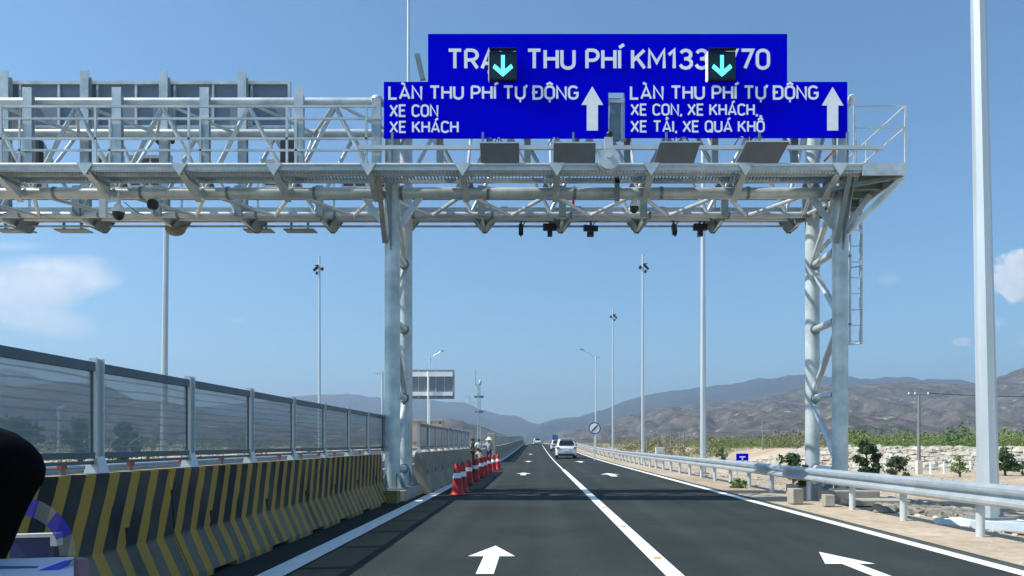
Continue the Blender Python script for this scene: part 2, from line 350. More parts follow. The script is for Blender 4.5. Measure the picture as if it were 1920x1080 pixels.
# ---------------------------------------------------------------- anti-glare mesh fences on the barriers
def mesh_mat():
    m = bpy.data.materials.new('fine_steel_mesh'); m.use_nodes = True; t = m.node_tree; b = t.nodes['Principled BSDF']; out = t.nodes['Material Output']
    b.inputs['Base Color'].default_value = (.26,.32,.34,1); b.inputs['Roughness'].default_value = .5; b.inputs['Metallic'].default_value = .1
    tc = N(t, 'ShaderNodeTexCoord'); sp = N(t, 'ShaderNodeSeparateXYZ'); t.links.new(tc.outputs['Object'], sp.inputs[0])
    mp = N(t, 'ShaderNodeMapping'); mp.inputs['Scale'].default_value = (1,.6,3); t.links.new(tc.outputs['Object'], mp.inputs[0])
    wob = N(t, 'ShaderNodeTexNoise'); wob.inputs['Scale'].default_value = 1.2; wob.inputs['Detail'].default_value = 3; t.links.new(mp.outputs[0], wob.inputs['Vector'])
    # expanded-metal strips overlap in rows: denser bands where the rows join
    z = math_n(t, 'ADD', sp.outputs[2], math_n(t, 'MULTIPLY', wob.outputs['Fac'], .09))
    row = math_n(t, 'FRACT', math_n(t, 'MULTIPLY', z, 13))
    band = math_n(t, 'GREATER_THAN', row, .78)
    n2 = N(t, 'ShaderNodeTexNoise'); n2.inputs['Scale'].default_value = 2.5; n2.inputs['Detail'].default_value = 4; t.links.new(mp.outputs[0], n2.inputs['Vector'])
    f = math_n(t, 'ADD', .70, math_n(t, 'MULTIPLY', band, .17)); f = math_n(t, 'ADD', f, math_n(t, 'MULTIPLY', math_n(t, 'SUBTRACT', n2.outputs['Fac'], .5), .25), True)
    tr = N(t, 'ShaderNodeBsdfTransparent'); mxs = N(t, 'ShaderNodeMixShader'); t.links.new(f, mxs.inputs[0]); t.links.new(tr.outputs[0], mxs.inputs[1]); t.links.new(b.outputs[0], mxs.inputs[2]); t.links.new(mxs.outputs[0], out.inputs[0])
    return m
M['mesh'] = mesh_mat()
M['frame'] = mat('fence_frame_blue_grey', (.085,.135,.165), .45, .3, .15, 4)
def fence(name, label, x, y0, n, pitch, ztop, zbar, red=False):
    root = thing(name, label, 'fence', (x, y0, 0)); 
    proto = None
    for k in range(n+1):
        y = k*pitch; g = gz(y0+y)
        p = MB()
        p.box(-.035,.035,-.06,-.045,zbar+.01,ztop+.03).box(-.035,.035,.045,.06,zbar+.01,ztop+.03).box(-.005,.005,-.045,.045,zbar+.01,ztop+.03)
        p.add([(-.07,-.078,zbar),(.07,-.078,zbar),(.07,.078,zbar),(-.07,.078,zbar),(-.036,-.061,zbar+.15),(.036,-.061,zbar+.15),(.036,.061,zbar+.15),(-.036,.061,zbar+.15)], [(0,1,5,4),(1,2,6,5),(2,3,7,6),(3,0,4,7)])
        if proto is None: proto = p.build('post', M['galv_light'], root)
        else: c = proto.copy(); COL.objects.link(c); c.parent = root; proto2 = c; c.location = (0, y, g)
        if k == n: break
    proto.location = (0, 0, gz(y0))
    fr = me = None
    for k in range(n):
        y = k*pitch; g = gz(y0+y+pitch/2)
        if fr is None:
            a, b = .07, pitch-.07; zb = zbar+.13; zt = ztop-.01
            q = MB(); q.box(-.03,.03,a,b,zt-.08,zt).box(-.028,.028,a,b,zb,zb+.055).box(-.012,.012,a,a+.016,zb+.056,zt-.081).box(-.012,.012,b-.016,b,zb+.056,zt-.081)
            q.box(-.018,.018,a,b,zb-.05,zb-.02)
            fr = q.build('panel_frame', M['frame'], root)
            w = MB(); z0, z1 = zb+.056, zt-.081
            w.add([(0,a+.016,z0),(0,b-.016,z0),(0,b-.016,z1),(0,a+.016,z1)], [(0,1,2,3)])
            me = w.build('mesh_panel', M['mesh'], root, recalc=False)
            fr.location = me.location = (0, 0, g)
        else:
            for o in (fr, me): c = o.copy(); COL.objects.link(c); c.parent = root; c.location = (0, y, g)
    return root
fence('mesh_fence', 'grey mesh screen fence on top of the striped barriers at left', -3.89, 6.62-1.78*2, 9, 1.78, 2.17, 1.185)
fence('mesh_fence', 'mesh screen fence on the plain barriers between the gantry leg and the workers', -3.35, 21.45, 9, 1.78, 2.03, 1.185)
fence('mesh_fence', 'faint mesh screen fence running far down the median beyond the workers', -3.35, 57.7, 27, 5.34, 2.03, 1.185)
# red delineators on the barrier top
dl = None
for k in range(13):
    y = 5.2+1.06*k
    lab = 'small red delineator on the striped barrier below the mesh fence'
    if dl is None:
        dl = thing('delineator', lab, 'delineator', (-3.97, y, 1.184), 0, 'red delineators on the striped barrier')
        MB().box(-.012,.012,-.03,.03,0,.05).build('bracket', M['galv_dark'], dl); MB().box(-.02,.02,-.04,.04,.05,.10).build('reflector', mat('delineator_red', (.5,.05,.03), .4), dl)
    else: c = copy_tree(dl); c.location = (-3.97, y, 1.184)
# ---------------------------------------------------------------- guardrails
def guardrail(name, label, x, y0, y1, side, first_posts, pitch, zt=.84):
    root = thing(name, label, 'guardrail', (x, 0, 0))
    s = side                                       # +1: beam faces -x
    w = [(0,0),(.025,.004),(.105,.045),(.105,.085),(.012,.138),(.012,.172),(.105,.225),(.105,.265),(.025,.306),(0,.31)]
    ys = []; y = y0
    while y < y1: ys.append(y); y += 2 if y < 60 else 6
    mb = MB(); n = len(w)
    for yy in ys:
        wob = .02*noise.noise(Vector((0, yy*.11, 5))); wz = .012*noise.noise(Vector((4, yy*.2, 5)))
        for a, b in w: mb.v.append(Vector((-s*(a+.10)+wob, yy, gz(yy)+zt-.345+b*1.113+wz)))
    for yy in ys:
        wob = .02*noise.noise(Vector((0, yy*.11, 5))); wz = .012*noise.noise(Vector((4, yy*.2, 5)))
        for a, b in w: mb.v.append(Vector((-s*(a+.096)+wob, yy, gz(yy)+zt-.345+b*1.113+wz)))
    m_ = len(ys)
    for off in (0, m_*n):
        for j in range(m_-1):
            for i in range(n-1): mb.f.append([off+j*n+i, off+(j+1)*n+i, off+(j+1)*n+i+1, off+j*n+i+1])
    mb.build('beam', M['rail'], root, recalc=False)
    yj = 3.4
    while yj < 60:
        lap = MB(); wv = [Vector((-s*(a+.103)+.02*noise.noise(Vector((0, yj*.11, 5))), 0, gz(yj)+zt-.345+b*1.113+.012*noise.noise(Vector((4, yj*.2, 5))))) for a, b in w]
        for dy in (0, .32): lap.v += [p+Vector((0, yj+dy, 0)) for p in wv]
        lap.f = [[i, i+1, n+i+1, n+i] for i in range(n-1)]
        lap.build('lap_joint', M['rail'], root, recalc=False); yj += 4.7
    pr = None; k = 0; ys2 = list(first_posts)
    while len(ys2) < 78 and ys2[-1] < y1: ys2.append(ys2[-1]+(pitch if ys2[-1] < 60 else 2*pitch if ys2[-1] < 120 else 4*pitch))
    for yy in ys2:
        if pr is None:
            pr = MB().cyl((s*.02,0,-.3),(s*.02,0,zt-.02),.066,n=14).build('post', M['galv_light'], root, smooth=True); pr.location = (0, yy, gz(yy))
            bl = MB().box(-.095,-.045,-.06,.06,zt-.25,zt-.06) if s > 0 else MB().box(.045,.095,-.06,.06,zt-.25,zt-.06)
            bl = bl.build('spacer_block', M['galv_dark'], root); bl.location = (0, yy, gz(yy))
        else:
            for o in (pr, bl): c = o.copy(); COL.objects.link(c); c.parent = root; c.location = (0, yy, gz(yy))
    return root
guardrail('guardrail', 'galvanised W-beam guardrail along the right road edge', 6.98, 2.2, 330, 1, [4.9, 7.25, 9.6, 11.75, 14.2, 16.5, 19.1, 22.1], 2.35)
guardrail('guardrail', 'galvanised guardrail across the opposite carriageway, seen below the mesh fence', -13.4, 4, 200, -1, [5], 4.0)
MB().prism([(0,0),(.02,.012),(.08,.04),(.08,.095),(.012,.135),(.012,.175),(.08,.215),(.08,.27),(.02,.30),(0,.31)], lambda a, b, t: Matrix.Rotation(R(-38), 3, 'Z') @ Vector((t, -b, .06+a*1.3)), 0, 4.2).build('spare_guardrail_beam', M['rail'], loc=(0,0,0)).location = (7.5, 13.95, -.10)
tag(bpy.data.objects['spare_guardrail_beam'], 'loose white guardrail beam lying on the ground by the tall near mast', 'guardrail beam')
MB().prism([(0,0),(.02,.012),(.08,.04),(.08,.095),(.012,.135),(.012,.175),(.08,.215),(.08,.27),(.02,.30),(0,.31)], lambda a, b, t: Matrix.Rotation(R(-33), 3, 'Z') @ Vector((t, -b, .10+a*1.3)), 0, 4.0).build('spare_guardrail_beam', M['rail'], loc=(0,0,0)).location = (7.75, 13.3, -.14)
tag(bpy.data.objects['spare_guardrail_beam.001'], 'loose guardrail beam lying nearer the road, in front of the other spare beam', 'guardrail beam')

# ---------------------------------------------------------------- the toll gantry
G = thing('toll_gantry', 'galvanised steel toll gantry with truss, walkways and two twin legs spanning the road', 'gantry', (-3.64, 19, 0))
GI = Vector((-3.64, 19, 0))
def gp(mb, name, m, **k):
    o = mb.build(name, m, G, **k)
    o.location = -GI; return o
YF, YR, ZB, ZT = 19.0, 20.9, 7.81, 10.12
XL, XR, P = -17.2, 8.0, 2.2
nodes = [-3.99+P*k for k in range(-6, 6)]
for nm, y, z, r in (('lower_chord', YF, ZB, .145), ('upper_chord', YF, ZT, .115), ('lower_chord', YR, ZB+.03, .085), ('upper_chord', YR, ZT, .115)):
    gp(MB().cyl((XL, y, z), (XR, y, z), r, n=20), nm, M['galv'], smooth=True)
# collars on the chords
for x in nodes:
    for y, z, r in ((YF, ZB, .165), (YR, ZB+.03, .105)):
        gp(MB().cyl((x+.55, y, z), (x+.62, y, z), r, n=18), 'flange', M['galv_dark'], smooth=True)
gp(MB().ball((-4.02, YF-.05, ZT+.02), .16, .16, .15), 'end_cap', M['galv_light'], smooth=True)
for k, x in enumerate(nodes):
    x2 = min(x+P, XR); xm = (x+x2)/2
    for y in (YF, YR):
        gp(MB().cyl((x, y, ZB+.1), (xm, y, ZT-.1), .055, n=10), 'diagonal_brace', M['galv'], smooth=True)
        gp(MB().cyl((xm, y, ZT-.1), (x2, y, ZB+.1), .055, n=10), 'diagonal_brace', M['galv'], smooth=True)
    gp(MB().cyl((x, YF, ZB), (xm, YR, ZB), .05, n=8), 'horizontal_brace', M['galv'], smooth=True)
    gp(MB().cyl((xm, YR, ZB), (x2, YF, ZB), .05, n=8), 'horizontal_brace', M['galv'], smooth=True)
    gp(MB().cyl((xm, YF, ZT), (x2, YR, ZT), .045, n=8), 'horizontal_brace', M['galv'], smooth=True)
    gp(MB().cyl((xm, YF, ZT), (x, YR, ZT), .045, n=8), 'horizontal_brace', M['galv'], smooth=True)
    gp(MB().cyl((x, YF, ZB), (x, YR, ZT), .045, n=8), 'cross_brace', M['galv'], smooth=True)
    # gusset plates
    gp(MB().add([(x-.25,YF-.012,ZB+.1),(x+.25,YF-.012,ZB+.1),(x+.12,YF-.012,ZB+.42),(x-.12,YF-.012,ZB+.42),(x-.25,YF+.012,ZB+.1),(x+.25,YF+.012,ZB+.1),(x+.12,YF+.012,ZB+.42),(x-.12,YF+.012,ZB+.42)], [(0,1,2,3),(7,6,5,4),(0,4,5,1),(1,5,6,2),(2,6,7,3),(3,7,4,0)]), 'gusset_plate', M['galv_dark'])
# sign uprights on the front face (I-sections)
for x in [-12.74-2.2*k for k in range(0, 3)]+[-10.5, -8.3, -5.93, -3.99]:
    zt = W(0, 166 if x < -4.5 else 186, 18.78).z
    gp(MB().box(x-.115, x+.115, 18.70, 18.715, 8.1, zt).box(x-.008, x+.008, 18.715, 18.85, 8.1, zt).box(x-.10, x+.10, 18.85, 18.865, 8.1, zt-.15), 'sign_upright', M['galv'])
for x in (-2.4, -.2, 2.3, 4.5, 6.5):
    gp(MB().box(x-.08, x+.08, 18.70, 18.83, 8.3, 11.5 if -2.6 < x < 6.2 else 10.3), 'sign_upright', M['galv_dark'])
# uprights behind, carrying the far-facing boards
for x in [W(px, 0, 21.1).x for px in (-285, -138, 10, 160, 308, 455)]:
    gp(MB().box(x-.12, x+.12, 21.04, 21.055, 7.9, 11.95).box(x-.008, x+.008, 21.055, 21.22, 7.9, 11.9).box(x-.11, x+.11, 21.22, 21.235, 7.9, 11.85), 'sign_upright', M['galv'])
# walkways: front and rear
def walkway(y0, y1, x0, x1, s, parts):
    zt = 8.13
    a, b = (y0, y1) if s > 0 else (y1, y0)      # a outer
    gp(MB().cyl((x0, a+.03*s, zt-.03), (x1, a+.03*s, zt-.03), .04, n=12), 'edge_pipe', M['galv_light'], smooth=True)
    gp(MB().box(x0, x1, min(a+.03*s, a+.06*s), max(a+.03*s, a+.06*s), zt-.16, zt-.07).box(x0, x1, min(a+.06*s, a+.16*s), max(a+.06*s, a+.16*s), zt-.16, zt-.145), 'edge_channel', M['galv'])
    gp(MB().box(x0, x1, b-.03, b+.03, zt-.14, zt-.02), 'edge_channel', M['galv'])
    gp(MB().box(x0, x1, (a+b)/2-.025, (a+b)/2+.025, zt-.14, zt-.05), 'edge_channel', M['galv'])
    # grating: bearing bars with cross rods in each bay
    xs = x0
    while xs < x1-.05:
        xe = min(xs+P, x1); q = MB(); yy0, yy1 = min(a, b)+.08, max(a, b)-.05
        k = xs+.04
        while k < xe-.03: q.box(k-.008, k+.008, yy0, yy1, zt-.09, zt-.01); k += .085
        for j in range(1, 6): q.box(xs, xe, yy0+(yy1-yy0)*j/6-.004, yy0+(yy1-yy0)*j/6+.004, zt-.035, zt-.02)
        gp(q, 'grating_panel', M['grate']); xs += P
walkway(17.8, 18.78, XL, 7.95, 1, 0)
walkway(21.12, 22.1, XL, 7.75, -1, 0)
def plate_x(name, x, pts, th, m, fl=.12):        # plate in the y-z plane with a bottom flange
    q = MB().prism(pts, lambda a, b, t: Vector((x+t, a, b)), -th/2, th/2)
    (y0, z0), (y1, z1) = pts[0], pts[1]
    q.bar((x, y0, z0-.006), (x, y1, z1-.006), fl, .012)
    return gp(q, name, m)
br = [-3.99+2.25*k for k in range(-6, 6)]
for x in br:
    plate_x('walkway_bracket', x, [(17.84, 7.95), (18.86, 7.55), (18.86, 8.0), (17.84, 8.0)], .02, M['galv'], .16)
    gp(MB().box(x-.02, x+.02, 17.84, 18.8, 7.90, 7.985), 'cross_beam', M['galv_dark'])
    gp(MB().add([(x-.20,17.79,8.13),(x+.20,17.79,8.13),(x,17.79,7.82),(x-.20,17.775,8.13),(x+.20,17.775,8.13),(x,17.775,7.82)], [(0,1,2),(5,4,3),(0,3,4,1),(1,4,5,2),(2,5,3,0)]), 'bracket_plate', M['galv'])
for x in [(-15.0+2.25*k) for k in range(0, 11)]:
    plate_x('walkway_bracket', x, [(22.06, 7.70), (21.0, 7.70), (21.0, 8.0), (22.06, 8.0)], .02, M['galv'], .10)
    q = MB(); pts = [(-.34, 8.02), (-.06, 7.66), (.06, 7.66), (.34, 8.02)]
    q.prism(pts, lambda a, b, t: Vector((x+a, t, b)), 22.105, 22.125); q.prism([(-.28,8.0),(-.05,7.66),(-.03,7.70),(-.22,8.0)], lambda a, b, t: Vector((x+a, t, b)), 21.5, 22.1); q.prism([(.28,8.0),(.05,7.66),(.03,7.70),(.22,8.0)], lambda a, b, t: Vector((x+a, t, b)), 21.5, 22.1)
    gp(q, 'bracket_plate', M['galv_dark'])
    gp(MB().box(x-.10, x+.10, 20.70, 20.78, 7.75, 8.6), 'hanger', M['galv_dark'])
for z, h in ((8.36, .05), (7.99, .06), (7.84, .05)):
    gp(MB().box(XL, 7.7, 21.98, 22.04, z-h/2, z+h/2), 'longitudinal_rail', M['galv'])
gp(MB().cyl((XL, 21.6, 7.93), (7.6, 21.6, 7.93), .05, n=8), 'cable_conduit', M['galv_light'])
gp(MB().cyl((XL, 22.0, 8.63), (7.6, 22.0, 8.63), .018, n=6), 'mid_rail', M['galv_dark'])
# handrails
def handrail(y, x0, x1, posts, z0=8.13, zs=(9.5, 9.12, 8.75)):
    for z in zs: gp(MB().bar((x0, y, z), (x1, y, z), .04, .05), 'handrail', M['galv'])
    for x in posts: gp(MB().box(x-.026, x+.026, y-.02, y+.02, z0, max(zs)-.026), 'railing_post', M['galv'])
xa = W(704, 0, 17.8).x
handrail(17.83, XL, xa, [W(px, 0, 17.83).x for px in (-350, -173, 2, 179, 354, 538, 687)], zs=(9.49, 8.72))
handrail(18.66, XL, xa, [W(px, 0, 18.66).x for px in (-302, -132, 37, 206, 376, 555)], zs=(9.56, 8.77))
handrail(22.06, XL, 7.7, [XL+2.25*k for k in range(11)], zs=(9.5,))
gp(MB().bar((W(672,0,17.83).x, 17.83, W(0,277,17.83).z), (W(1655,0,17.83).x, 17.83, W(0,277,17.83).z), .08, .09), 'equipment_rail', M['galv_light'])
for px in (735, 905, 1075, 1250, 1425, 1590): gp(MB().box(W(px,0,17.86).x-.025, W(px,0,17.86).x+.025, 17.88, 17.92, 8.13, 8.9), 'railing_post', M['galv_dark'])
# right end platform, its rail, brace and caged ladder
x0, x1 = W(1602,0,17.8).x, W(1700,0,17.8).x
gp(MB().box(x0+.35, x1-.06, 17.86, 22.0, 8.06, 8.12), 'end_platform', M['grate'])
gp(MB().box(x0+.2, x1, 17.79, 17.85, 7.84, 8.14), 'edge_channel', M['galv'])
gp(MB().box(x1-.055, x1, 17.855, 22.05, 7.84, 8.14), 'edge_channel', M['galv'])
for y in (18.4, 19.0, 19.7, 20.4, 21.1): gp(MB().box(7.98, x1-.06, y-.03, y+.03, 7.9, 8.055), 'cross_beam', M['galv_dark'])
for z in (9.5, 8.98):
    gp(MB().bar((x0, 17.82, z), (x1-.02, 17.82, z), .03, .03), 'handrail', M['galv']); gp(MB().bar((x1-.03, 17.84, z), (x1-.03, 22.0, z), .03, .03), 'handrail', M['galv'])
for x, y in ((x0, 17.82), (x1-.02, 17.82), ((x0+x1)/2+.1, 19.4), (x1-.03, 19.9), (x1-.03, 22.0)): gp(MB().box(x-.02, x+.02, y-.02, y+.02, 8.13, 9.51), 'railing_post', M['galv'])
gp(MB().box(x0-.06, x0+.10, 18.6, 18.7, 8.14, 9.65), 'corner_post', M['galv'])
for y in (17.9, 20.6):
    gp(MB().bar((x1-.05, y, 7.82), (7.85, y+.9 if y < 19 else y, 6.75), .1, .12), 'platform_brace', M['galv'])
    gp(MB().bar((7.3, y+.5, 7.7), (x1-.1, y, 7.86), .08, .1), 'platform_brace', M['galv_dark'])
lx0, lx1, ly = W(1592,0,20).x, W(1603,0,20).x, 20.0
for x, y in ((8.32, 19.75), (8.62, 19.75)): gp(MB().box(x-.02, x+.02, y-.03, y+.03, W(0,645,19.75).z, 8.05), 'ladder_rail', M['galv'])
z = W(0,640,19.75).z
while z < 8: gp(MB().cyl((8.32, 19.75, z), (8.62, 19.75, z), .012, n=6), 'ladder_rung', M['galv']); z += .42
for x, y in ((8.20, 20.15), (8.47, 20.35), (8.75, 20.15)): gp(MB().bar((x, y, W(0,645,20).z), (x, y, 8.0), .03, .03), 'cage_bar', M['galv'])
for z in (W(0,643,20).z, W(0,578,20).z, W(0,497,20).z, 7.5):
    pts = [(8.32, 19.75, z), (8.20, 20.15, z), (8.47, 20.36, z), (8.75, 20.15, z), (8.62, 19.75, z)]
    gp(MB().tube(pts, .02), 'cage_hoop', M['galv'])
for z in (4.6, 6.4, 7.3): gp(MB().bar((7.75, 19.6, z), (8.35, 19.75, z), .05, .05), 'ladder_bracket', M['galv_dark'])
# legs
def leg_pair(xc, left):
    for y in (YF, YR):
        gp(MB().cyl((xc, y, .32), (xc, y, ZT), .195, n=28), 'leg', M['galv'], smooth=True)
        gp(MB().box(xc-.36, xc+.36, y-.36, y+.36, .28, .32), 'base_plate', M['galv_dark'])
        for a in range(4):
            t = a*math.pi/2+math.pi/4; q = MB(); d = Vector((math.cos(t), math.sin(t), 0)); n_ = Vector((-d.y, d.x, 0))*.008
            c0 = Vector((xc, y, .32))
            q.add([c0+d*.19+n_, c0+d*.42+n_, c0+d*.19+n_+Vector((0,0,.4)), c0+d*.19-n_, c0+d*.42-n_, c0+d*.19-n_+Vector((0,0,.4))], [(0,1,2),(5,4,3),(0,3,4,1),(1,4,5,2),(2,5,3,0)])
            gp(q, 'base_stiffener', M['galv_dark'])
    zs = [.75, 2.70, 4.60, 6.40]
    for z in zs:
        gp(MB().cyl((xc, YF, z), (xc, YR, z), .10, n=14), 'strut', M['galv'], smooth=True)
        gp(MB().cyl((xc, YF+.2, z), (xc, YF+.26, z), .14, n=14), 'strut_flange', M['galv_dark'], smooth=True); gp(MB().cyl((xc, YR-.26, z), (xc, YR-.2, z), .14, n=14), 'strut_flange', M['galv_dark'], smooth=True)
    al = zs+[8.2]
    for i in range(4):
        a, b = (YF, YR) if i % 2 == 0 else (YR, YF)
        gp(MB().cyl((xc, a, al[i]+.05), (xc, b, al[i+1]-.05), .085, n=12), 'diagonal_strut', M['galv'], smooth=True)
    # haunches from the truss down to the leg
    for sx in (-1, 1):
        gp(MB().bar((xc+sx*.75, YF, ZB-.05), (xc+sx*.17, YF, 6.95), .10, .14), 'knee_brace', M['galv'])
    gp(MB().prism([(YF-.9, 7.9), (YF-.19, 6.3), (YF-.19, 7.9)], lambda a, b, t: Vector((xc+t, a, b)), -.015, .015), 'knee_plate', M['galv_dark'])
    gp(MB().bar((xc-.16, YF-.95, 7.9), (xc-.16, YF-.17, 6.5), .12, .03), 'knee_flange', M['rust'] if left else M['galv_dark'])
leg_pair(-3.64, True); leg_pair(7.75, False); leg_pair(-16.6, False)
# footings
for xc in (-3.64, -16.6): gp(MB().box(xc-.42, xc+.42, YF-.42, YR+.42, 0.0, .28), 'footing', M['conc'], bevel=.02)
gp(MB().box(7.2, 8.5, YF-.6, YR+.6, -.3, .28), 'footing', M['conc'], bevel=.03)
for x0_, y0_, w_, h_ in ((6.35+.0, 17.95, .30, .28), (6.98-.25+.6, 16.9, .22, .25), (7.6, 17.3, .9, .16)):
    pass
def block(name, label, cat, x, y, w, d, h, m, rz=0):
    o = MB().box(-w/2, w/2, -d/2, d/2, 0, h).build(name, m, bevel=.015); o.location = (x, y, 0 if y < 50 else gz(y)); o.rotation_euler.z = rz; return tag(o, label, cat)
block('concrete_block', 'pale concrete block at the left corner of the right leg footing', 'concrete block', W(1491,0,18.0).x, 18.0, .26, .34, .36, M['conc'], .1)
block('concrete_block', 'small pale concrete block with a red side standing by the right footing', 'concrete block', W(1556,0,17.2).x, 17.3, .22, .3, .26, M['conc'], -.1)
block('concrete_slab', 'flat grey concrete slab lying in front of the right leg footing', 'concrete slab', 8.0, 17.6, 1.3, .8, .13, M['conc'], .03)
block('footing_block', 'stained yellowish concrete block at the foot of the left gantry leg', 'concrete block', -3.55, 18.05, .5, .4, .30, mat('stained_concrete', (.24,.19,.07), .9, 0, .4, 5), .0)

# lightning mast on the gantry
o = thing('lightning_rod', 'thin pale rod rising from the gantry into the sky beside the top blue sign', 'lightning rod', (-3.60, 21.15, 10.1))
MB().cyl((0,0,-.1),(0,0,5.5),.045,.03,n=8).build('rod', M['galv_light'], o, smooth=True); MB().box(-.08,.08,-.3,.05,-.02,.10).build('clamp', M['galv_dark'], o)
q = MB().bar(W(782,102,19.6), W(793,150,19.6), .14, .10).build('panel_antenna', M['galv_dark']); tag(q, 'slanted grey panel antenna sticking up left of the top blue sign', 'antenna')

# ---------------------------------------------------------------- lettering (own stroke font)
def arc(cx, cy, rx, ry, a0, a1, n=7): return [(cx+rx*math.cos(R(a0+(a1-a0)*i/n)), cy+ry*math.sin(R(a0+(a1-a0)*i/n))) for i in range(n+1)]
def stad(w, y0, y1, r=.27): return arc(w/2, y1-r, w/2, r, 0, 180)+arc(w/2, y0+r, w/2, r, 180, 360)+[(w, y1-r)]
GL = {
 'L': (.46, [[(0,1),(0,0),(.46,0)]]), 'A': (.60, [[(0,0),(.30,1),(.60,0)], [(.09,.27),(.51,.27)]]), 'N': (.54, [[(0,0),(0,1),(.54,0),(.54,1)]]),
 'T': (.56, [[(0,1),(.56,1)], [(.28,1),(.28,0)]]), 'H': (.54, [[(0,0),(0,1)], [(.54,0),(.54,1)], [(0,.52),(.54,.52)]]),
 'U': (.54, [[(0,1)]+arc(.27,.27,.27,.27,180,360)+[(.54,1)]]), 'P': (.50, [[(0,0),(0,1)], [(0,1)]+arc(.26,.72,.24,.28,90,-90)+[(0,.44)]]),
 'I': (.0, [[(0,0),(0,1)]]), 'D': (.54, [[(0,0),(0,1)]+arc(.27,.73,.27,.27,90,0)+arc(.27,.27,.27,.27,0,-90)+[(0,0)]]),
 'O': (.54, [stad(.54, 0, 1)]), 'G': (.54, [arc(.27,.73,.27,.27,25,180)+arc(.27,.27,.27,.27,180,360)+[(.54,.47),(.30,.47)]]),
 'C': (.52, [arc(.27,.73,.27,.27,20,180)+arc(.27,.27,.27,.27,180,340)]), 'X': (.56, [[(0,0),(.56,1)], [(0,1),(.56,0)]]),
 'E': (.46, [[(.46,1),(0,1),(0,0),(.46,0)], [(0,.52),(.40,.52)]]), 'K': (.54, [[(0,0),(0,1)], [(.52,1),(.03,.42)], [(.18,.60),(.54,0)]]),
 'R': (.52, [[(0,0),(0,1)], [(0,1)]+arc(.26,.73,.25,.27,90,-90)+[(0,.46)], [(.26,.46),(.52,0)]]), 'M': (.66, [[(0,0),(0,1),(.33,.32),(.66,1),(.66,0)]]),
 'Q': (.54, [stad(.54, 0, 1), [(.32,.22),(.56,-.06)]]), '1': (.30, [[(0,.74),(.24,1),(.24,0)]]),
 '3': (.50, [arc(.25,.76,.23,.24,160,-90)+[(.18,.52)], arc(.25,.27,.26,.27,90,-165)]), '7': (.50, [[(0,1),(.50,1),(.16,0)]]), '0': (.50, [stad(.50, 0, 1)]),
 ',': (.04, [[(.06,.07),(.0,-.16)]]), '+': (.40, [[(0,.5),(.40,.5)], [(.20,.3),(.20,.7)]]), ' ': (.16, []),
}
def marks(base, ms, w):
    c = w/2; out = []; up = 1.14
    if '\u0302' in ms: out.append([(c-.20,1.14),(c,1.30),(c+.20,1.14)]); up = 1.30
    for m in ms:
        if m == '\u0300': out.append([(c-.20,up+.18),(c+.02,up)])
        if m == '\u0301': out.append([(c+.20,up+.18),(c-.02,up)])
        if m == '\u0309': out.append([(c-.03,up-.03),(c-.03,up+.05),(c+.07,up+.12),(c+.02,up+.20),(c-.09,up+.16)])
        if m == '\u0323': out.append([(c-.055,-.21),(c+.055,-.21)])
        if m == '\u031b': out.append([(w-.02,.92),(w+.10,.97),(w+.15,1.12)])
    return out
def ribbon(mb, pts, hw, to3, lift):
    pts = [Vector(p) for p in pts]; n = len(pts)
    closed = (pts[0]-pts[-1]).length < 1e-5 and n > 3
    if closed: pts = pts[:-1]; n -= 1
    L, Rr = [], []
    for i in range(n):
        a = pts[i-1] if (i > 0 or closed) else None; b = pts[(i+1) % n] if (i < n-1 or closed) else None
        p = pts[i]
        d1 = (p-a).normalized() if a is not None else None; d2 = (b-p).normalized() if b is not None else None
        if d1 is None: d1 = d2
        if d2 is None: d2 = d1
        n1 = Vector((-d1.y, d1.x)); n2 = Vector((-d2.y, d2.x)); m = (n1+n2)
        if m.length < 1e-4: m = n1
        m.normalize(); k = min(1.75, 1/max(.3, m.dot(n1)))
        L.append(p+m*hw*k); Rr.append(p-m*hw*k)
    o = len(mb.v)
    for i in range(n): mb.v += [to3(L[i].x, L[i].y, lift), to3(Rr[i].x, Rr[i].y, lift)]
    for i in range(n if closed else n-1):
        j = (i+1) % n; mb.f.append([o+2*i, o+2*i+1, o+2*j+1, o+2*j])
def text_layout(txt):
    x = 0; out = []
    for ch in unicodedata.normalize('NFC', txt):
        if ch == '\u0110': base, ms, bar = 'D', '', True
        else: d = unicodedata.normalize('NFD', ch); base, ms, bar = d[0], d[1:], False
        w, st = GL[base]; st = [list(s) for s in st]+marks(base, ms, w)
        if bar: st.append([(-.10,.52),(.24,.52)])
        out.append((x, st)); x += w+.21
    return out, x-.21
def sign_text(txt, xl, xr, zb, cap, y, parent, hw=.078, name='word'):
    lay, tw = text_layout(txt); sx = (xr-xl-2*hw*cap)/tw; mb = MB(); k = 0
    for x, st in lay:
        for s in st:
            k += 1
            ribbon(mb, [((px+x)*sx, py*(cap-2*hw*cap)) for px, py in s], hw*cap, lambda a, b, l: Vector((xl+hw*cap+a, y-l, zb+hw*cap+b)), .0004*(k % 6))
    return mb.build(name, M['white'], parent, recalc=False)
def T(txt, pxl, pxr, pyt, pyb, Y, parent, root, hw=.078):
    lay, tw = text_layout(txt); wx = []; i = 0; u0 = None; st = hw*(pyb-pyt)            # each word is a part of its own
    sx = (pxr-pxl-2*st)/tw; cur = ''; prev_end = 0
    for ch, (x, s_) in zip(unicodedata.normalize('NFC', txt)+' ', lay+[(tw+.2, [])]):
        if ch == ' ':
            T1(cur, pxl+u0*sx, pxl+prev_end*sx+2*st, pyt, pyb, Y, parent, root, hw=hw); cur = ''; u0 = None
        else:
            if u0 is None: u0 = x
            b_ = 'D' if ch == '\u0110' else unicodedata.normalize('NFD', ch)[0]; cur += ch; prev_end = x+GL[b_][0]
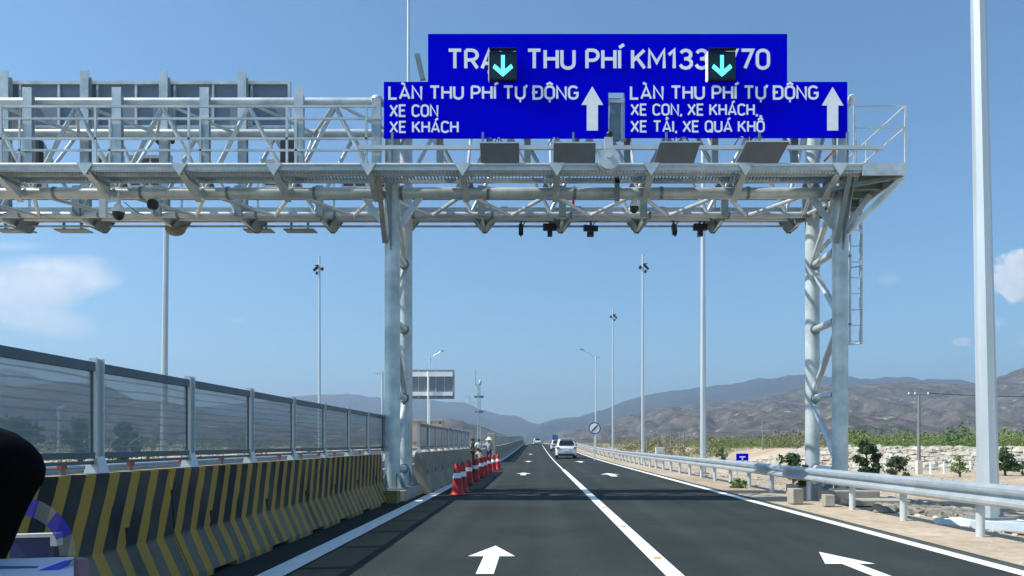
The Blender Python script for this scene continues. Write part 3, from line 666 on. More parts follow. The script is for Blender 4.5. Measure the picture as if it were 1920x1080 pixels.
def T1(txt, pxl, pxr, pyt, pyb, Y, parent, root, **k):
    s = Y/F; xl, xr = (pxl-PX0)*s, (pxr-PX0)*s; zt, zb = EYE+(PY0-pyt)*s, EYE+(PY0-pyb)*s
    o = sign_text(txt, xl-root[0], xr-root[0], zb-root[2], zt-zb, -root[1]+Y, parent, **k); return o
def sign(label, px0, py0, px1, py1, Y):
    a, b = W(px0, py1, Y), W(px1, py0, Y); loc = ((a.x+b.x)/2, Y+.03, a.z)
    r = thing('road_sign', label, 'sign', loc); hw = (b.x-a.x)/2; h = b.z-a.z
    MB().box(-hw, hw, 0, .035, 0, h).build('panel', M['blue'], r, bevel=.006)
    q = MB()
    for z in (.15, h/2, h-.15): q.box(-hw+.05, hw-.05, .036, .08, z-.03, z+.03)
    q.build('back_rail', M['galv_dark'], r)
    return r, loc
def up_arrow(r, loc, px, py0, py1, w, sw, hh, Y):
    s = Y/F; x = (px-PX0)*s-loc[0]; z1 = EYE+(PY0-py0)*s-loc[2]; z0 = EYE+(PY0-py1)*s-loc[2]; y = Y-.008-loc[1]
    MB().add([(x, y, z1), (x-w*s/2, y, z1-hh*s), (x-sw*s/2, y, z1-hh*s), (x-sw*s/2, y, z0), (x+sw*s/2, y, z0), (x+sw*s/2, y, z1-hh*s), (x+w*s/2, y, z1-hh*s)], [(0,1,2,5,6), (2,3,4,5)]).build('arrow', M['white'], r, recalc=False)
YS, YT = 18.33, 18.62
r, loc = sign('big blue board reading TR\u1EA0M THU PH\u00CD KM133+770 on top of the gantry', 802, 62, 1477, 172, YT)
T('TR\u1EA0M THU PH\u00CD KM133+770', 838, 1444, 91, 131, YT-.006, r, loc)
r, loc = sign('blue lane board reading XE CON and XE KH\u00C1CH, over the left lane', 719, 152, 1141, 258.5, YS)
T('L\u00C0N THU PH\u00CD T\u1EF0 \u0110\u1ED8NG', 728, 1085, 160, 187, YS-.006, r, loc, hw=.08)
T('XE CON', 730, 822, 195.5, 219.5, YS-.006, r, loc, hw=.078); T('XE KH\u00C1CH', 730, 860, 226.5, 249.5, YS-.006, r, loc, hw=.078)
up_arrow(r, loc, 1110.5, 162, 245, 41, 21, 35, YS)
r, loc = sign('blue lane board reading XE T\u1EA2I, XE QU\u00C1 KH\u1ED4, over the right lane', 1172, 152, 1590, 257.5, YS)
T('L\u00C0N THU PH\u00CD T\u1EF0 \u0110\u1ED8NG', 1181, 1535, 160, 187, YS-.006, r, loc, hw=.08)
T('XE CON, XE KH\u00C1CH,', 1182, 1421, 194, 217, YS-.006, r, loc, hw=.078); T('XE T\u1EA2I, XE QU\u00C1 KH\u1ED4', 1182, 1434, 225.5, 248.5, YS-.006, r, loc, hw=.078)
up_arrow(r, loc, 1561, 163, 245, 41, 21, 35, YS)
# lane signals with lit arrows
em = bpy.data.materials.new('lit_cyan_arrow'); em.use_nodes = True; eb = em.node_tree.nodes['Principled BSDF']; eb.inputs['Base Color'].default_value = (.05,.5,.5,1); eb.inputs['Emission Color'].default_value = (.13,.95,.93,1); eb.inputs['Emission Strength'].default_value = 1.0
em2 = mat('signal_face', (.006,.03,.04), .3, 0, .2, 30)
for px, lab in ((943, 'black lane signal box with lit cyan down arrow, over the left lane'), (1353.5, 'black lane signal box with lit cyan down arrow, over the right lane')):
    Y = 18.28; s = Y/F; loc = W(px, 152, Y); r = thing('lane_signal', lab, 'lane signal', loc, 0, 'lane signals on the gantry')
    MB().box(-.335, .335, 0, .22, .03, .73).build('housing', M['black'], r, bevel=.012)
    MB().box(-.30, .30, -.008, -.002, .07, .69).build('face', em2, r)
    MB().box(-.357, -.337, -.02, .20, .0, .72).build('side_plate', M['white'], r)
    MB().box(-.33, .33, -.14, -.0, .735, .745).build('visor', M['black'], r)
    q = MB(); q.add([(-.045,-.014,.63),(.045,-.014,.63),(.045,-.014,.24),(-.045,-.014,.24)], [(3,2,1,0)])
    for sgn in (-1, 1):
        pts = [(0,.10),(sgn*.25,.32),(sgn*.20,.41),(0,.24)]; q.add([(a,-.0145-.0004*sgn,b) for a, b in pts], [(0,1,2,3)] if sgn > 0 else [(3,2,1,0)])
    q.build('lit_arrow', em, r, recalc=False)
# control cabinet between the signs, small cameras at sign edges
a = W(1141, 262, 18.55); b = W(1173, 186, 18.55)
r = thing('control_cabinet', 'grey control cabinet seen in the gap between the two lower signs', 'cabinet', (0,0,0))
MB().box(a.x+.02, b.x-.14, 18.52, 18.68, a.z, b.z).build('cabinet_body', M['galv_dark'], r, bevel=.01); MB().box(b.x-.12, b.x+.02, 18.5, 18.68, a.z, b.z).build('side_cover', M['galv_light'], r)
MB().box(a.x-.02, b.x+.2, 18.48, 18.515, b.z-.12, b.z-.04).build('canopy', M['galv'], r)
def ball_cam(label, px, py, Y, r_=.09):
    p = W(px, py, Y); t = thing('dome_camera', label, 'camera', p, 0)
    MB().ball((0,0,0), r_, r_, r_*1.1).build('dome', M['whiteplastic'], t, smooth=True); MB().box(-.02,.02,0,.3,-.02,.02).build('arm', M['galv'], t)
ball_cam('small white camera at the right edge of the right lower sign', 1597, 184, 18.5)
# antennas under the signs
for i, (px, py, w, tl, lab) in enumerate(((937, 289, 73, 0, 'grey toll antenna panel under the left sign, furthest left'), (1077, 289, 79, 0, 'grey toll antenna panel under the right end of the left sign'),
                                     (1269, 288, 76, -.06, 'grey toll antenna panel under the right sign, beside its left end'), (1429, 287, 80, -.10, 'grey toll antenna panel under the right sign, furthest right'))):
    Y = 17.72; s = Y/F; t = thing('toll_antenna', lab, 'antenna', W(px, py, Y), 0, 'toll antennas under the signs'); hw = w*s/2
    q = MB(); h = .21; d = .16
    vs = []
    for yy in (0, .05):
        for (x, z) in ((-hw+tl, -h), (hw+tl, -h), (hw-tl, h), (-hw-tl, h)): vs.append((x, yy+(-z)*.55*-1*-1, z))
    q.add(vs, [(0,1,2,3),(7,6,5,4),(0,4,5,1),(1,5,6,2),(2,6,7,3),(3,7,4,0)]); q.build('antenna_panel', M['antenna'], t, bevel=.012)
    MB().box(-hw-tl-.01, hw-tl+.01, -.14, -.10, h, h+.025).build('top_lip', M['galv_light'], t)
    MB().box(-.06,.06,.06,.16,-.05,.3).build('bracket', M['galv_dark'], t)
    for j in range(4):
        x = -hw+.1+random.random()*(2*hw-.2); x2 = x+random.uniform(-.35,.35); pts = []
        for k in range(9):
            u_ = k/8; pts.append((x+(x2-x)*u_, .1+.3*u_, h+.0+.22*math.sin(u_*math.pi)+.12*u_))
        MB().tube(pts, .012, 5).build('cable', M['black'], t)
# rotating scanner box between antennas
t = thing('radar_scanner', 'round white and grey radar scanner hanging below the gap between the signs', 'radar', W(1141, 300, 17.6))
MB().cyl((0,-.12,0),(0,.12,0),.25,n=20).build('housing', M['galv'], t, smooth=True); MB().cyl((0,-.17,.06),(0,-.12,.06),.07,n=14).build('hub', M['galv_light'], t, smooth=True)
MB().box(-.10,.10,-.06,.06,.26,.52).build('neck', M['galv_light'], t); MB().ball((.02,-.02,.60),.08,.08,.07).build('sensor_head', M['black'], t, smooth=True)
# dome cameras hanging
def dome(label, px, py, Y, k=1.0, hang=.45):
    t = thing('dome_camera', label, 'camera', W(px, py, Y), 0, 'hanging dome cameras')
    MB().lathe([(.05*k,.16*k),(.07*k,.13*k),(.125*k,.02*k),(.13*k,-.03*k)], 20).build('housing', M['whiteplastic'], t, smooth=True)
    MB().ball((0,0,-.035*k), .122*k, .122*k, .17*k, 18, 8, -1, 0).build('dome', M['black'], t, smooth=True)
    MB().cyl((0,0,.16*k),(0,0,hang),.025,n=8).build('drop_pipe', M['galv_light'], t); return t
dome('dark dome camera hanging below the gantry near the middle of the right bay', 1189, 386, 19.0, .95, .34)
t = dome('white dome camera hanging below the gantry at far left', 222, 396, 18.6, 1.15, .5)
MB().bar((0,0,.28),(-.42,.0,.22),.05,.05).build('arm', M['galv_light'], t); MB().box(-.46,-.30,-.04,.06,-.15,.3).build('junction_box', M['whiteplastic'], t)
MB().tube([(.15,0,.22),(.3,0,.1),(.5,0,-.05),(.62,0,-.08)], .012).build('cable', M['black'], t)
# traffic cameras under the rear rail
def cctv(label, px, py, kind):
    Y = 21.9; t = thing('traffic_camera', label, 'camera', W(px, 424, Y), 0, 'traffic cameras under the rear walkway'); t.scale = (1.2, 1.2, 1.2)
    MB().box(-.03,.03,-.03,.03,-.02,.28).box(-.07,.07,-.05,.05,.22,.30).build('mount', M['galv_dark'], t)
    if kind == 0:
        MB().bar((0,-.02,.0),(0,-.16,-.22),.11,.12).build('body', M['black'], t); MB().cyl((0,-.14,-.20),(0,-.20,-.30),.045,.02).build('lens', M['black'], t)
    elif kind == 1:
        MB().box(-.17,.17,-.12,.02,-.12,.04).build('body', M['black'], t, bevel=.02); MB().box(-.06,.06,-.1,.02,-.26,-.121).build('lamp', M['black'], t)
    else:
        MB().add([(-.18,-.14,.0),(.16,-.18,-.04),(.16,.12,.04),(-.18,.12,.05),(-.18,-.14,-.16),(.16,-.18,-.18),(.16,.12,-.1),(-.18,.12,-.1)], [(0,1,2,3),(7,6,5,4),(0,4,5,1),(1,5,6,2),(2,6,7,3),(3,7,4,0)]).build('body', M['black'], t)
        MB().box(-.10,.06,-.14,.0,-.27,-.17).build('lens', M['black'], t)
    MB().tube([(.05,0,.25),(.12,-.02,.12),(.04,-.03,.0)], .012).build('cable', M['black'], t)
cctv('slim dark traffic camera furthest left under the rear walkway', 977, 430, 0); cctv('wide black traffic camera second from left under the rear walkway', 1031, 425, 1)
cctv('slanted black traffic camera below the middle bracket of the right bay', 1108, 428, 2); cctv('slim dark traffic camera left of the rightmost camera', 1263, 430, 0); cctv('rightmost black traffic camera, beside the tall thin mast', 1312, 425, 1)
for px, lab in ((946, 'small white box on the rear rail right of the first hanger'), (1239, 'small white box on the rear rail right of the dome camera'), (1084, 'small black and white box on the rear rail by the red marker')):
    t = thing('sensor_box', lab, 'sensor', W(px, 399, 22.0), 0, 'sensor boxes on the rear rail'); MB().box(-.09,.09,-.12,.0,0,.13).build('housing', M['galv_dark'], t); MB().box(-.10,.10,-.14,.02,.131,.16).build('cover', M['whiteplastic'], t)
t = thing('reflector_post', 'short red and white reflector post on the rear walkway rail', 'reflector', W(1076, 398, 21.85)); MB().box(-.06,.0,-.02,.02,0,.16).build('white_band', M['whiteplastic'], t); MB().box(-.05,.02,-.02,.02,.165,.42).build('red_band', M['red'], t)
q = MB().bar(W(1546,302,18.7), W(1564,282,18.7), .07, .05).build('orange_strut', M['orange']); tag(q, 'short orange strut leaning under the right sign', 'strut')
# pulley eye hanging right of centre
t = thing('lifting_eye', 'grey lifting eye on a short steel post below the chord', 'lifting eye', W(1157, 340, 18.8)); MB().box(-.06,.06,-.05,.05,-.5,.22).build('post', M['galv_dark'], t); MB().cyl((0,-.02,-.56),(0,.02,-.56),.07,n=14).build('eye', M['galv_light'], t, smooth=True)

# far-facing sign boards on the left
def back_board(label, px0, py0, px1, py1, Y, nrib):
    a, b = W(px0, py1, Y), W(px1, py0, Y); t = thing('sign_board_back', label, 'sign', (a.x, Y, a.z)); w, h = b.x-a.x, b.z-a.z
    MB().box(0, w, .03, .06, 0, h).build('panel', M['board_back'], t)
    MB().box(0,w,-.05,.029,h-.09,h).box(0,w,-.05,.029,0,.06).box(0,.07,-.05,.029,.061,h-.091).box(w-.07,w,-.05,.029,.061,h-.091).build('frame', M['galv'], t)
    for k in range(1, nrib): x = w*k/nrib; MB().box(x-.03,x+.03,-.04,.029,.061,h-.091).build('rib', M['galv'], t)
    return t
back_board('grey back of the large sign board facing the other way, above the left bays', -250, 153, 545, 240, 21.32, 11)
for a_ in ((-20,288,88,352,'grey back of an antenna panel behind the far left bay of the gantry'), (182,292,232,350,'grey back of a narrow antenna panel behind the gantry, left'), (243,292,322,352,'wide grey back of an antenna panel behind the second bay'), (493,300,560,352,'grey antenna panel back behind the gantry left of the leg'), (640,336,690,354,'low grey antenna panel back nearest the left leg')):
    back_board(a_[4], *a_[:4], 22.6, 2)
for px, lab in ((540, 'dark box mounted on the rear rail, nearest the left leg'), (60, 'dark box mounted on the rear rail at far left')):
    a, b = W(px-15, 305, 20.6), W(px+14, 262, 20.6); t = thing('equipment_box', lab, 'equipment box', ((a.x+b.x)/2, 20.6, a.z), 0); MB().box(-(b.x-a.x)/2, (b.x-a.x)/2, 0, .18, 0, b.z-a.z).build('box_body', M['black'], t, bevel=.01); MB().box(-.04,.04,.18,.25,.1,.5).build('bracket', M['galv_dark'], t)
t = thing('round_speaker', 'black round device with cable below the lower chord, left of the leg', 'device', W(285, 383, 19.1)); MB().cyl((0,-.04,0),(0.03,.06,0),.14,n=16).build('disc', M['black'], t, smooth=True); MB().box(-.02,.02,-.0,.04,.12,.3).build('bracket', M['galv_dark'], t)
t = thing('floodlight', 'olive round-bottomed floodlight hanging below the gantry at left', 'light', W(329, 434, 21.9)); MB().ball((0,0,.1), .30, .2, .24, 16, 8, -1, .2).build('shell', mat('olive_shell', (.22,.21,.14), .5), t, smooth=True); MB().box(-.03,.03,-.03,.03,.12,.4).build('mount', M['galv_dark'], t)
for a_, b_ in ((-2, 62), (108, 168), (460, 512), (535, 592)):
    l_ = {-2:'thin flat antenna hanging under the rear walkway at the far left edge',108:'thin flat antenna hanging under the rear walkway, second from the left',460:'thin flat antenna hanging under the rear walkway left of the fence mast',535:'thin flat antenna hanging under the rear walkway nearest the left leg'}[a_]
    c = W((a_+b_)/2, 432, 22.3); hw = (b_-a_)/2*22.3/F; t = thing('flat_antenna', l_, 'antenna', c, 0, 'flat antennas under the rear walkway')
    MB().box(-hw, hw, -.2, .2, -.03, .0).build('plate', M['galv_dark'], t)
    for x in (-hw*.6, hw*.5): MB().box(x-.03, x+.03, -.03, .03, .0, .3).build('stem', M['galv_dark'], t)

# ---------------------------------------------------------------- masts and lamps
def mast(label, x, y, h, r0, r1, heads=True, group='tall octagonal masts beside the road', lean=0, plinth=False):
    g = max(bank(x, y), -.3) if y > 50 or abs(x) > 9 else 0
    t = thing('camera_mast', label, 'mast', (x, y, g), 0, group); t.rotation_euler.y = lean
    MB().cyl((0,0,0),(0,0,h),r0,r1,n=8,rot=.5).build('pole', M['pole'], t)
    MB().box(-r0*1.7,r0*1.7,-r0*1.7,r0*1.7,-.02,.03).build('base_plate', M['galv_dark'], t)
    if plinth: MB().box(-.5,.5,-.5,.5,-.4,-.021).build('plinth', M['conc_light'], t)
    if heads:
        s = 1 if x > 0 else -1; z = h-.75*(1 if y < 100 else 1)
        MB().bar((s*r1, 0, z), (s*.42, -.05, z-.38), .22, .16).build('camera_head', M['black'], t); MB().bar((s*.05,0,z+.05),(s*.35,0,z+.05),.06,.06).build('bracket', M['black'], t)
        MB().ball((-s*.2, 0, z-.22), .12, .12, .15).build('camera_dome', M['black'], t, smooth=True); MB().ball((s*.18, -.1, z-.55), .10, .1, .14).build('camera_dome', M['black'], t, smooth=True)
    return t
mast('thick pale octagonal mast at the right, nearest of all the masts', 8.80, 14.5, 16, .195, .10, plinth=True, lean=R(-1.15))
mast('tall pale mast rising behind the gantry right of centre', 8.08, 36, 14.25+1.45, .15, .10, heads=False)
mast('mast with dark cameras on top, right of the road, middle of three', 8.12, 56.5, 15.8, .125, .075)
mast('shorter looking distant mast with a camera, just left of the middle mast', 8.08, 78, 15.6, .12, .065)
mast('pale mast rising behind the left fence under the gantry', -16.3, 32.7, 15.9, .14, .09, lean=R(.7))
mast('thin mast with dark cameras rising behind the left fence', -16.2, 56, 15.7, .125, .075)
t = thing('slim_post', 'slim pale post with a short arm just left of the left gantry leg', 'post', (W(717,0,62).x, 62, 0)); MB().cyl((0,0,0),(0,0,W(0,697,62).z),.09,n=8).build('pole', M['pole'], t); MB().bar((0,0,W(0,701,62).z),(-.6,0,W(0,701,62).z),.1,.12).build('arm', M['pole'], t)
def lamp(label, x, y, h, arms):
    g = gz(y); t = thing('street_lamp', label, 'street lamp', (x, y, g), 0, 'street lamps')
    MB().cyl((0,0,0),(0,0,h),.12,.05,n=8).build('pole', M['galv_light'], t)
    for (ax, az, m_) in arms:
        MB().tube([(0,0,h-.3),(ax*.35,0,h+az*.45),(ax*.8,0,h+az*.95)], .045, 6).build('arm', M['galv_light'], t)
        q = MB().bar((ax*.75,0,h+az*.92),(ax,0,h+az*1.05),.28,.10); q.build('lamp_head', m_, t)
    MB().cyl((0,0,h-.6),(0,0,h+.15),.10,n=8).build('collar', M['galv_light'], t); return t
lamp('street lamp with a long arm, right of the road beyond the white car', W(1117,0,92).x, 92, W(0,672,92).z-gz(92)+.1, [(-1.95, 1.0, M['galv_dark']), (.45, .05, M['galv_dark'])])
lamp('double-armed street lamp above the far sign back, left', W(806,0,110).x, 110, W(0,672,110).z-gz(110), [(-.9, .0, M['whiteplastic']), (2.1, 1.1, M['galv_dark']), (1.4, .7, M['whiteplastic'])])
lamp('small street lamp seen through the first mesh fence panel', W(110,0,60).x, 60, 4.2, [(.5, .2, M['whiteplastic'])])
# far cantilever sign back
Y = 66; a, b = W(748, 748, Y), W(852, 693, Y); t = thing('sign_board_back', 'grey back of a far sign board with two white beams, right of the left leg', 'sign', (a.x, Y, a.z)); w, h = b.x-a.x, b.z-a.z
MB().box(0,w,.05,.10,0,h).build('panel', mat('sign_back_pale', (.22,.26,.28), .5, .1), t); MB().box(-.3,w-.15,-.12,.0,h-.62,h-.22).build('beam', M['white'], t); MB().box(-.3,w-.15,-.12,.0,.28,.62).build('beam', M['white'], t)
for k in range(0, 7): x = .2+(w-.3)*k/6; MB().box(x-.03,x+.03,.0,.049,.05,h-.05).build('rib', M['galv'], t)
x = W(804,0,Y).x-a.x; MB().cyl((x,-.25,-a.z+gz(Y)),(x,-.25,h-.2),.075,n=10).build('post', M['white'], t)
# surveillance tower
Y = 66; x = W(898,0,Y).x; t = thing('antenna_tower', 'slim steel tower with antennas and cross arms behind the workers', 'tower', (x, Y, gz(Y)))
hz = lambda py: W(0, py, Y).z-gz(Y)
q = MB()
for dx, dy in ((-.14,-.14),(.14,-.14),(.14,.14),(-.14,.14)): q.bar((dx,dy,0),(dx*.6,dy*.6,hz(722)),.06,.06)
z = .3; s = 1
while z < hz(725): q.bar((-.13*s,-.14,z),(.13*s,-.13,z+.38),.035,.035); q.bar((-.13*s,.14,z),(.13*s,.13,z+.38),.035,.035); z += .38; s = -s
q.build('lattice', M['galv'], t)
MB().bar((-.42,0,hz(744)),(.42,0,hz(744)),.1,.2).build('cross_arm', M['galv_dark'], t); MB().bar((-.35,0,hz(772)),(.42,0,hz(772)),.1,.16).build('cross_arm', M['galv_dark'], t)
MB().cyl((-.28,0,hz(722)),(-.28,0,hz(692)),.025,n=6).build('whip_antenna', M['galv_dark'], t); MB().tube([(-.28,0,hz(722)),(.12,0,hz(721))], .03).build('antenna_arm', M['galv_dark'], t)
MB().ball((.12,0,hz(717)),.14,.14,.24).build('top_beacon', M['galv'], t, smooth=True)
MB().bar((0,0,hz(756)),(-.9,0,hz(755)),.05,.05).build('side_arm', M['galv_light'], t); MB().bar((-.78,0,hz(755)),(-.78,0,hz(741)),.05,.05).build('side_post', M['galv_light'], t); MB().box(-1.1,-.75,-.1,.1,hz(745),hz(741)).build('camera', M['whiteplastic'], t)
# dark portal frame by the fence end
Y = 46; t = thing('dark_frame', 'dark rectangular steel frame standing above the fence end beside the workers', 'frame', (W(871,0,Y).x, Y, 0)); w = W(890,0,Y).x-W(871,0,Y).x; h = W(0,803,Y).z
MB().box(0,.05,-.03,.03,0,h).build('post', M['rust'], t); MB().box(w-.06,w,-.03,.03,0,h).build('post', M['rust'], t); MB().box(0,w,-.03,.03,h+.001,h+.06).build('lintel', M['rust'], t)
# road signs right
Y = 62; c = W(1115, 803, Y); g = gz(Y); t = thing('round_sign', 'round white sign with blue rim and black diagonal, right roadside', 'sign', (c.x, Y, g)); z = c.z-g
MB().cyl((0,.06,0),(0,.06,z+.45),.05,n=8).build('post', M['galv_light'], t); MB().cyl((0,0,z),(0,.03,z),.50,n=32).build('rim', mat('rim_blue', (.02,.06,.35), .4), t); MB().cyl((0,-.012,z),(0,-.002,z),.41,n=32).build('face', M['white'], t)
MB().bar((-.25,-.03,z-.27),(.25,-.03,z+.27),.015,.11).build('slash', M['black'], t)
Y = 160; c = W(1041, 820, Y); t = thing('small_blue_sign', 'small distant blue sign beyond the white car', 'sign', (c.x, Y, gz(Y))); MB().box(-.6,.6,0,.06,c.z-gz(Y)-.5,c.z-gz(Y)+.5).build('panel', mat('far_sign_blue', (.03,.12,.35), .5), t); MB().box(-.06,.06,.06,.14,0,c.z-gz(Y)).build('post', M['galv'], t)
Y = 40; c = W(1392, 857, Y); g = bank(c.x, Y); t = thing('blue_board', 'small blue board with white mark standing beyond the guardrail', 'sign', (c.x, Y, g)); z = c.z-g
MB().box(-.33,.33,0,.04,z-.19,z+.19).build('panel', M['blue'], t, bevel=.02); MB().box(-.16,.16,-.012,-.004,z-.02,z+.04).box(-.03,.03,-.012,-.004,z-.15,z-.0201).build('white_mark', M['white'], t); MB().box(-.3,-.25,.045,.09,0,z).build('post', M['galv'], t); MB().box(.25,.3,.045,.09,0,z).build('post', M['galv'], t)
Y = 62; c = W(1237, 845, Y); t = thing('roadside_cabinet', 'white cabinet on a post beyond the guardrail right of the middle mast', 'cabinet', (c.x, Y, bank(c.x, Y))); MB().box(-.35,.35,-.2,.2,.0,1.35).build('cabinet_body', M['conc_light'], t, bevel=.02); MB().box(-.25,.25,-.21,-.203,.6,1.2).build('door', M['galv'], t)
# utility pole with a cable
Y = 48; x = W(1723,0,Y).x; g = bank(x, Y); t = thing('utility_pole', 'concrete utility pole with insulators on the right, carrying a wire', 'utility pole', (x, Y, g)); h = W(0,740,Y).z-g
MB().cyl((0,0,0),(0,0,h),.12,.075,n=10).build('pole', M['timber'], t, smooth=True); MB().box(-.16,.16,-.16,.16,0,1.0).build('concrete_foot', M['conc_light'], t)
for dx in (-.65, -.25, .6): MB().cyl((dx,0,h+.02),(dx,0,h+.16),.045,n=8).build('insulator', M['whiteplastic'], t)
MB().bar((-.75,0,h),(.75,0,h),.06,.06).build('crossarm', M['galv_dark'], t)
q = MB(); pts = [Vector((.6+k*1.2, k*.3, h+.1-.12*math.sin(min(1, k/9)*math.pi))) for k in range(12)]; q.tube(pts, .022, 5); q.build('wire', M['black'], t)
for px, py0, y in ((1430, 790, 80), (1248, 815, 88), (1258, 818, 95), (1213, 826, 80), (1275, 812, 100), (1283, 806, 100)):
    x = W(px,0,y).x; g = bank(x, y)
    t = thing('thin_post', {1430:'thin dark post in the scrub left of the right gantry leg',1248:'thin post in the scrub just right of the middle mast',1258:'second thin post right of the middle mast',1213:'short pale gate post beside the middle mast',1275:'thin tall post in the scrub, left one of a pair',1283:'thin tall post in the scrub, right one of a pair'}[px], 'post', (x, y, g)); MB().cyl((0,0,0),(0,0,W(0,py0,y).z-g),.09,.07,n=6).build('pole', M['timber'], t); MB().box(-.12,.12,-.12,.12,0,.25).build('foot', M['conc'], t)

# ---------------------------------------------------------------- cones
def cone(name='traffic_cone'):
    t = empty(name)
    MB().prism([(-.20,-.20),(.20,-.20),(.20,.20),(-.20,.20)], lambda a, b, q: Vector((a, b, q)), 0, .035).build('base', M['red'], t, bevel=.012)
    MB().lathe([(.195,.036),(.168,.07),(.138,.28)], 24).build('lower_body', M['red'], t, smooth=True)
    MB().lathe([(.138,.281),(.118,.46)], 24).build('middle_body', M['red'], t, smooth=True)
    MB().lathe([(.120,.461),(.104,.60)], 24).build('white_band', M['white'], t, smooth=True)
    MB().lathe([(.102,.601),(.075,.80),(.045,.86)], 24).build('top', M['red'], t, smooth=True)
    return t
cs = [(-2.17,20.8,.02,'red and white cone nearest the camera, tilted'),(-2.13,21.8,.01,'red cone right behind the nearest cone'),(-2.36,26.4,0,'red cone with white band, third from the camera'),(-2.31,28.8,-.01,'red cone with white band, fourth from the camera'),
      (-2.31,31.7,.015,'red cone in the middle of the row, fifth from the camera'),(-2.29,33.8,0,'red cone, sixth from the camera'),(-2.24,36.3,0,'red cone in front of the crouching worker side, third from the far end'),(-2.2,39,.0,'red cone second from the far end of the row'),(-2.05,40.8,0,'red cone at the far end of the row')]
pc = None
for i, (x, y, tl, lab) in enumerate(cs):
    if pc is None: c = pc = cone()
    else: c = copy_tree(pc)
    c.location = (x, y, .008); c.rotation_euler = (tl, -tl, i*.7); c.scale = (1,1,1.03 if i < 2 else .98); tag(c, lab, 'cone', 'red and white traffic cones along the left line')

# ---------------------------------------------------------------- cars
def car(label, x, y, sc=1.0, prop=1.0):
    t = thing('parked_car' if False else 'white_car', label, 'car', (x, y, gz(y)+.005), 0, 'white cars driving ahead')
    W2 = .92
    lower = [(0,.42),(.02,.30),(.30,.24),(4.2,.24),(4.45,.40),(4.42,.72),(3.4,.98),(.25,1.04),(.03,.95),(-.03,.7)]
    q = MB(); n = len(lower); xs = [-W2,-W2*.97,W2*.97,W2]; vs = []
    prof = {0: .93, 1: 1.0, 2: 1.0, 3: .93}
    for k, xx in enumerate((-W2, -W2+.09, W2-.09, W2)):
        s = .94 if k in (0, 3) else 1.0
        for a, b in lower: vs.append((xx, 2.2+(a-2.2)*s, .62+(b-.62)*s))
    fs = [(k*n+i, k*n+(i+1) % n, (k+1)*n+(i+1) % n, (k+1)*n+i) for k in range(3) for i in range(n)]+[tuple(range(n))[::-1], tuple(range(3*n, 4*n))]
    q.add(vs, fs); q.build('body', M['carwhite'], t, smooth=True, bevel=.03)
    cab = [(.18,1.03),(.50,1.55),(.8,1.62),(2.2,1.60),(3.3,1.0)]; q = MB(); n = len(cab); vs = []
    for k, xx in enumerate((-1, -.92, .92, 1)):
        for a, b in cab: wd = .86-.20*(b-1.0)/.6; vs.append((xx*wd, a+(.04 if k in (0, 3) else 0), b))
    fs = [(k*n+i, k*n+(i+1) % n, (k+1)*n+(i+1) % n, (k+1)*n+i) for k in range(3) for i in range(n)]+[tuple(range(n))[::-1], tuple(range(3*n, 4*n))]
    q.add(vs, fs); q.build('cabin', M['carwhite'], t, smooth=True, bevel=.02)
    # rear window follows the hatch
    q = MB(); e = .018
    q.add([(-.70,.205-e-.02,1.10),(.70,.205-e-.02,1.10),(.58,.44-e-.02,1.50),(-.58,.44-e-.02,1.50)], [(0,1,2,3)]); q.build('rear_window', M['glass_dark'], t, recalc=False)
    for s in (-1, 1):
        q = MB(); q.add([(s*.867,.75,1.10),(s*.867,2.95,1.10),(s*.745,2.3,1.50),(s*.745,.85,1.50)], [(0,1,2,3)]); q.build('side_window', M['glass_dark'], t, recalc=False)
        MB().box(s*.78-.13, s*.78+.13, -.055, .02, .84, .97).build('tail_light', M['tail'], t, bevel=.01)
        MB().box(s*1.0-.10, s*1.0+.10, 2.75, 2.85, 1.05, 1.18).build('door_mirror', M['black'], t)
        for yy in (.75, 3.5):
            w_ = MB().cyl((s*.74,yy,.33),(s*.93,yy,.33),.33,n=20).build('wheel', M['rubber'], t, smooth=True); MB().cyl((s*.935,yy,.33),(s*.945,yy,.33),.2,n=14).build('rim', M['galv'], w_)
    MB().box(-.72,.72,-.06,.1,.26,.42).build('rear_bumper_insert', M['black'], t); MB().box(-.26,.26,-.075,-.04,.62,.74).build('number_plate', M['white'], t); MB().box(-.8,.8,-.05,-.02,.80,.83).build('trim_strip', M['galv'], t)
    MB().box(-.6,.6,.42,.7,1.60,1.635).build('roof_spoiler', M['carwhite'], t)
    t.scale = (sc, sc, sc*prop); return t
car('white hatchback SUV seen from behind in the right lane', 2.78, 67, 1.0, 1.1)
car('small distant white car far ahead in the left lane', .45, 168, 1.0, 1.0)
car('white car mostly hidden behind the nearer white SUV', 3.1, 105, 1.0, .95)

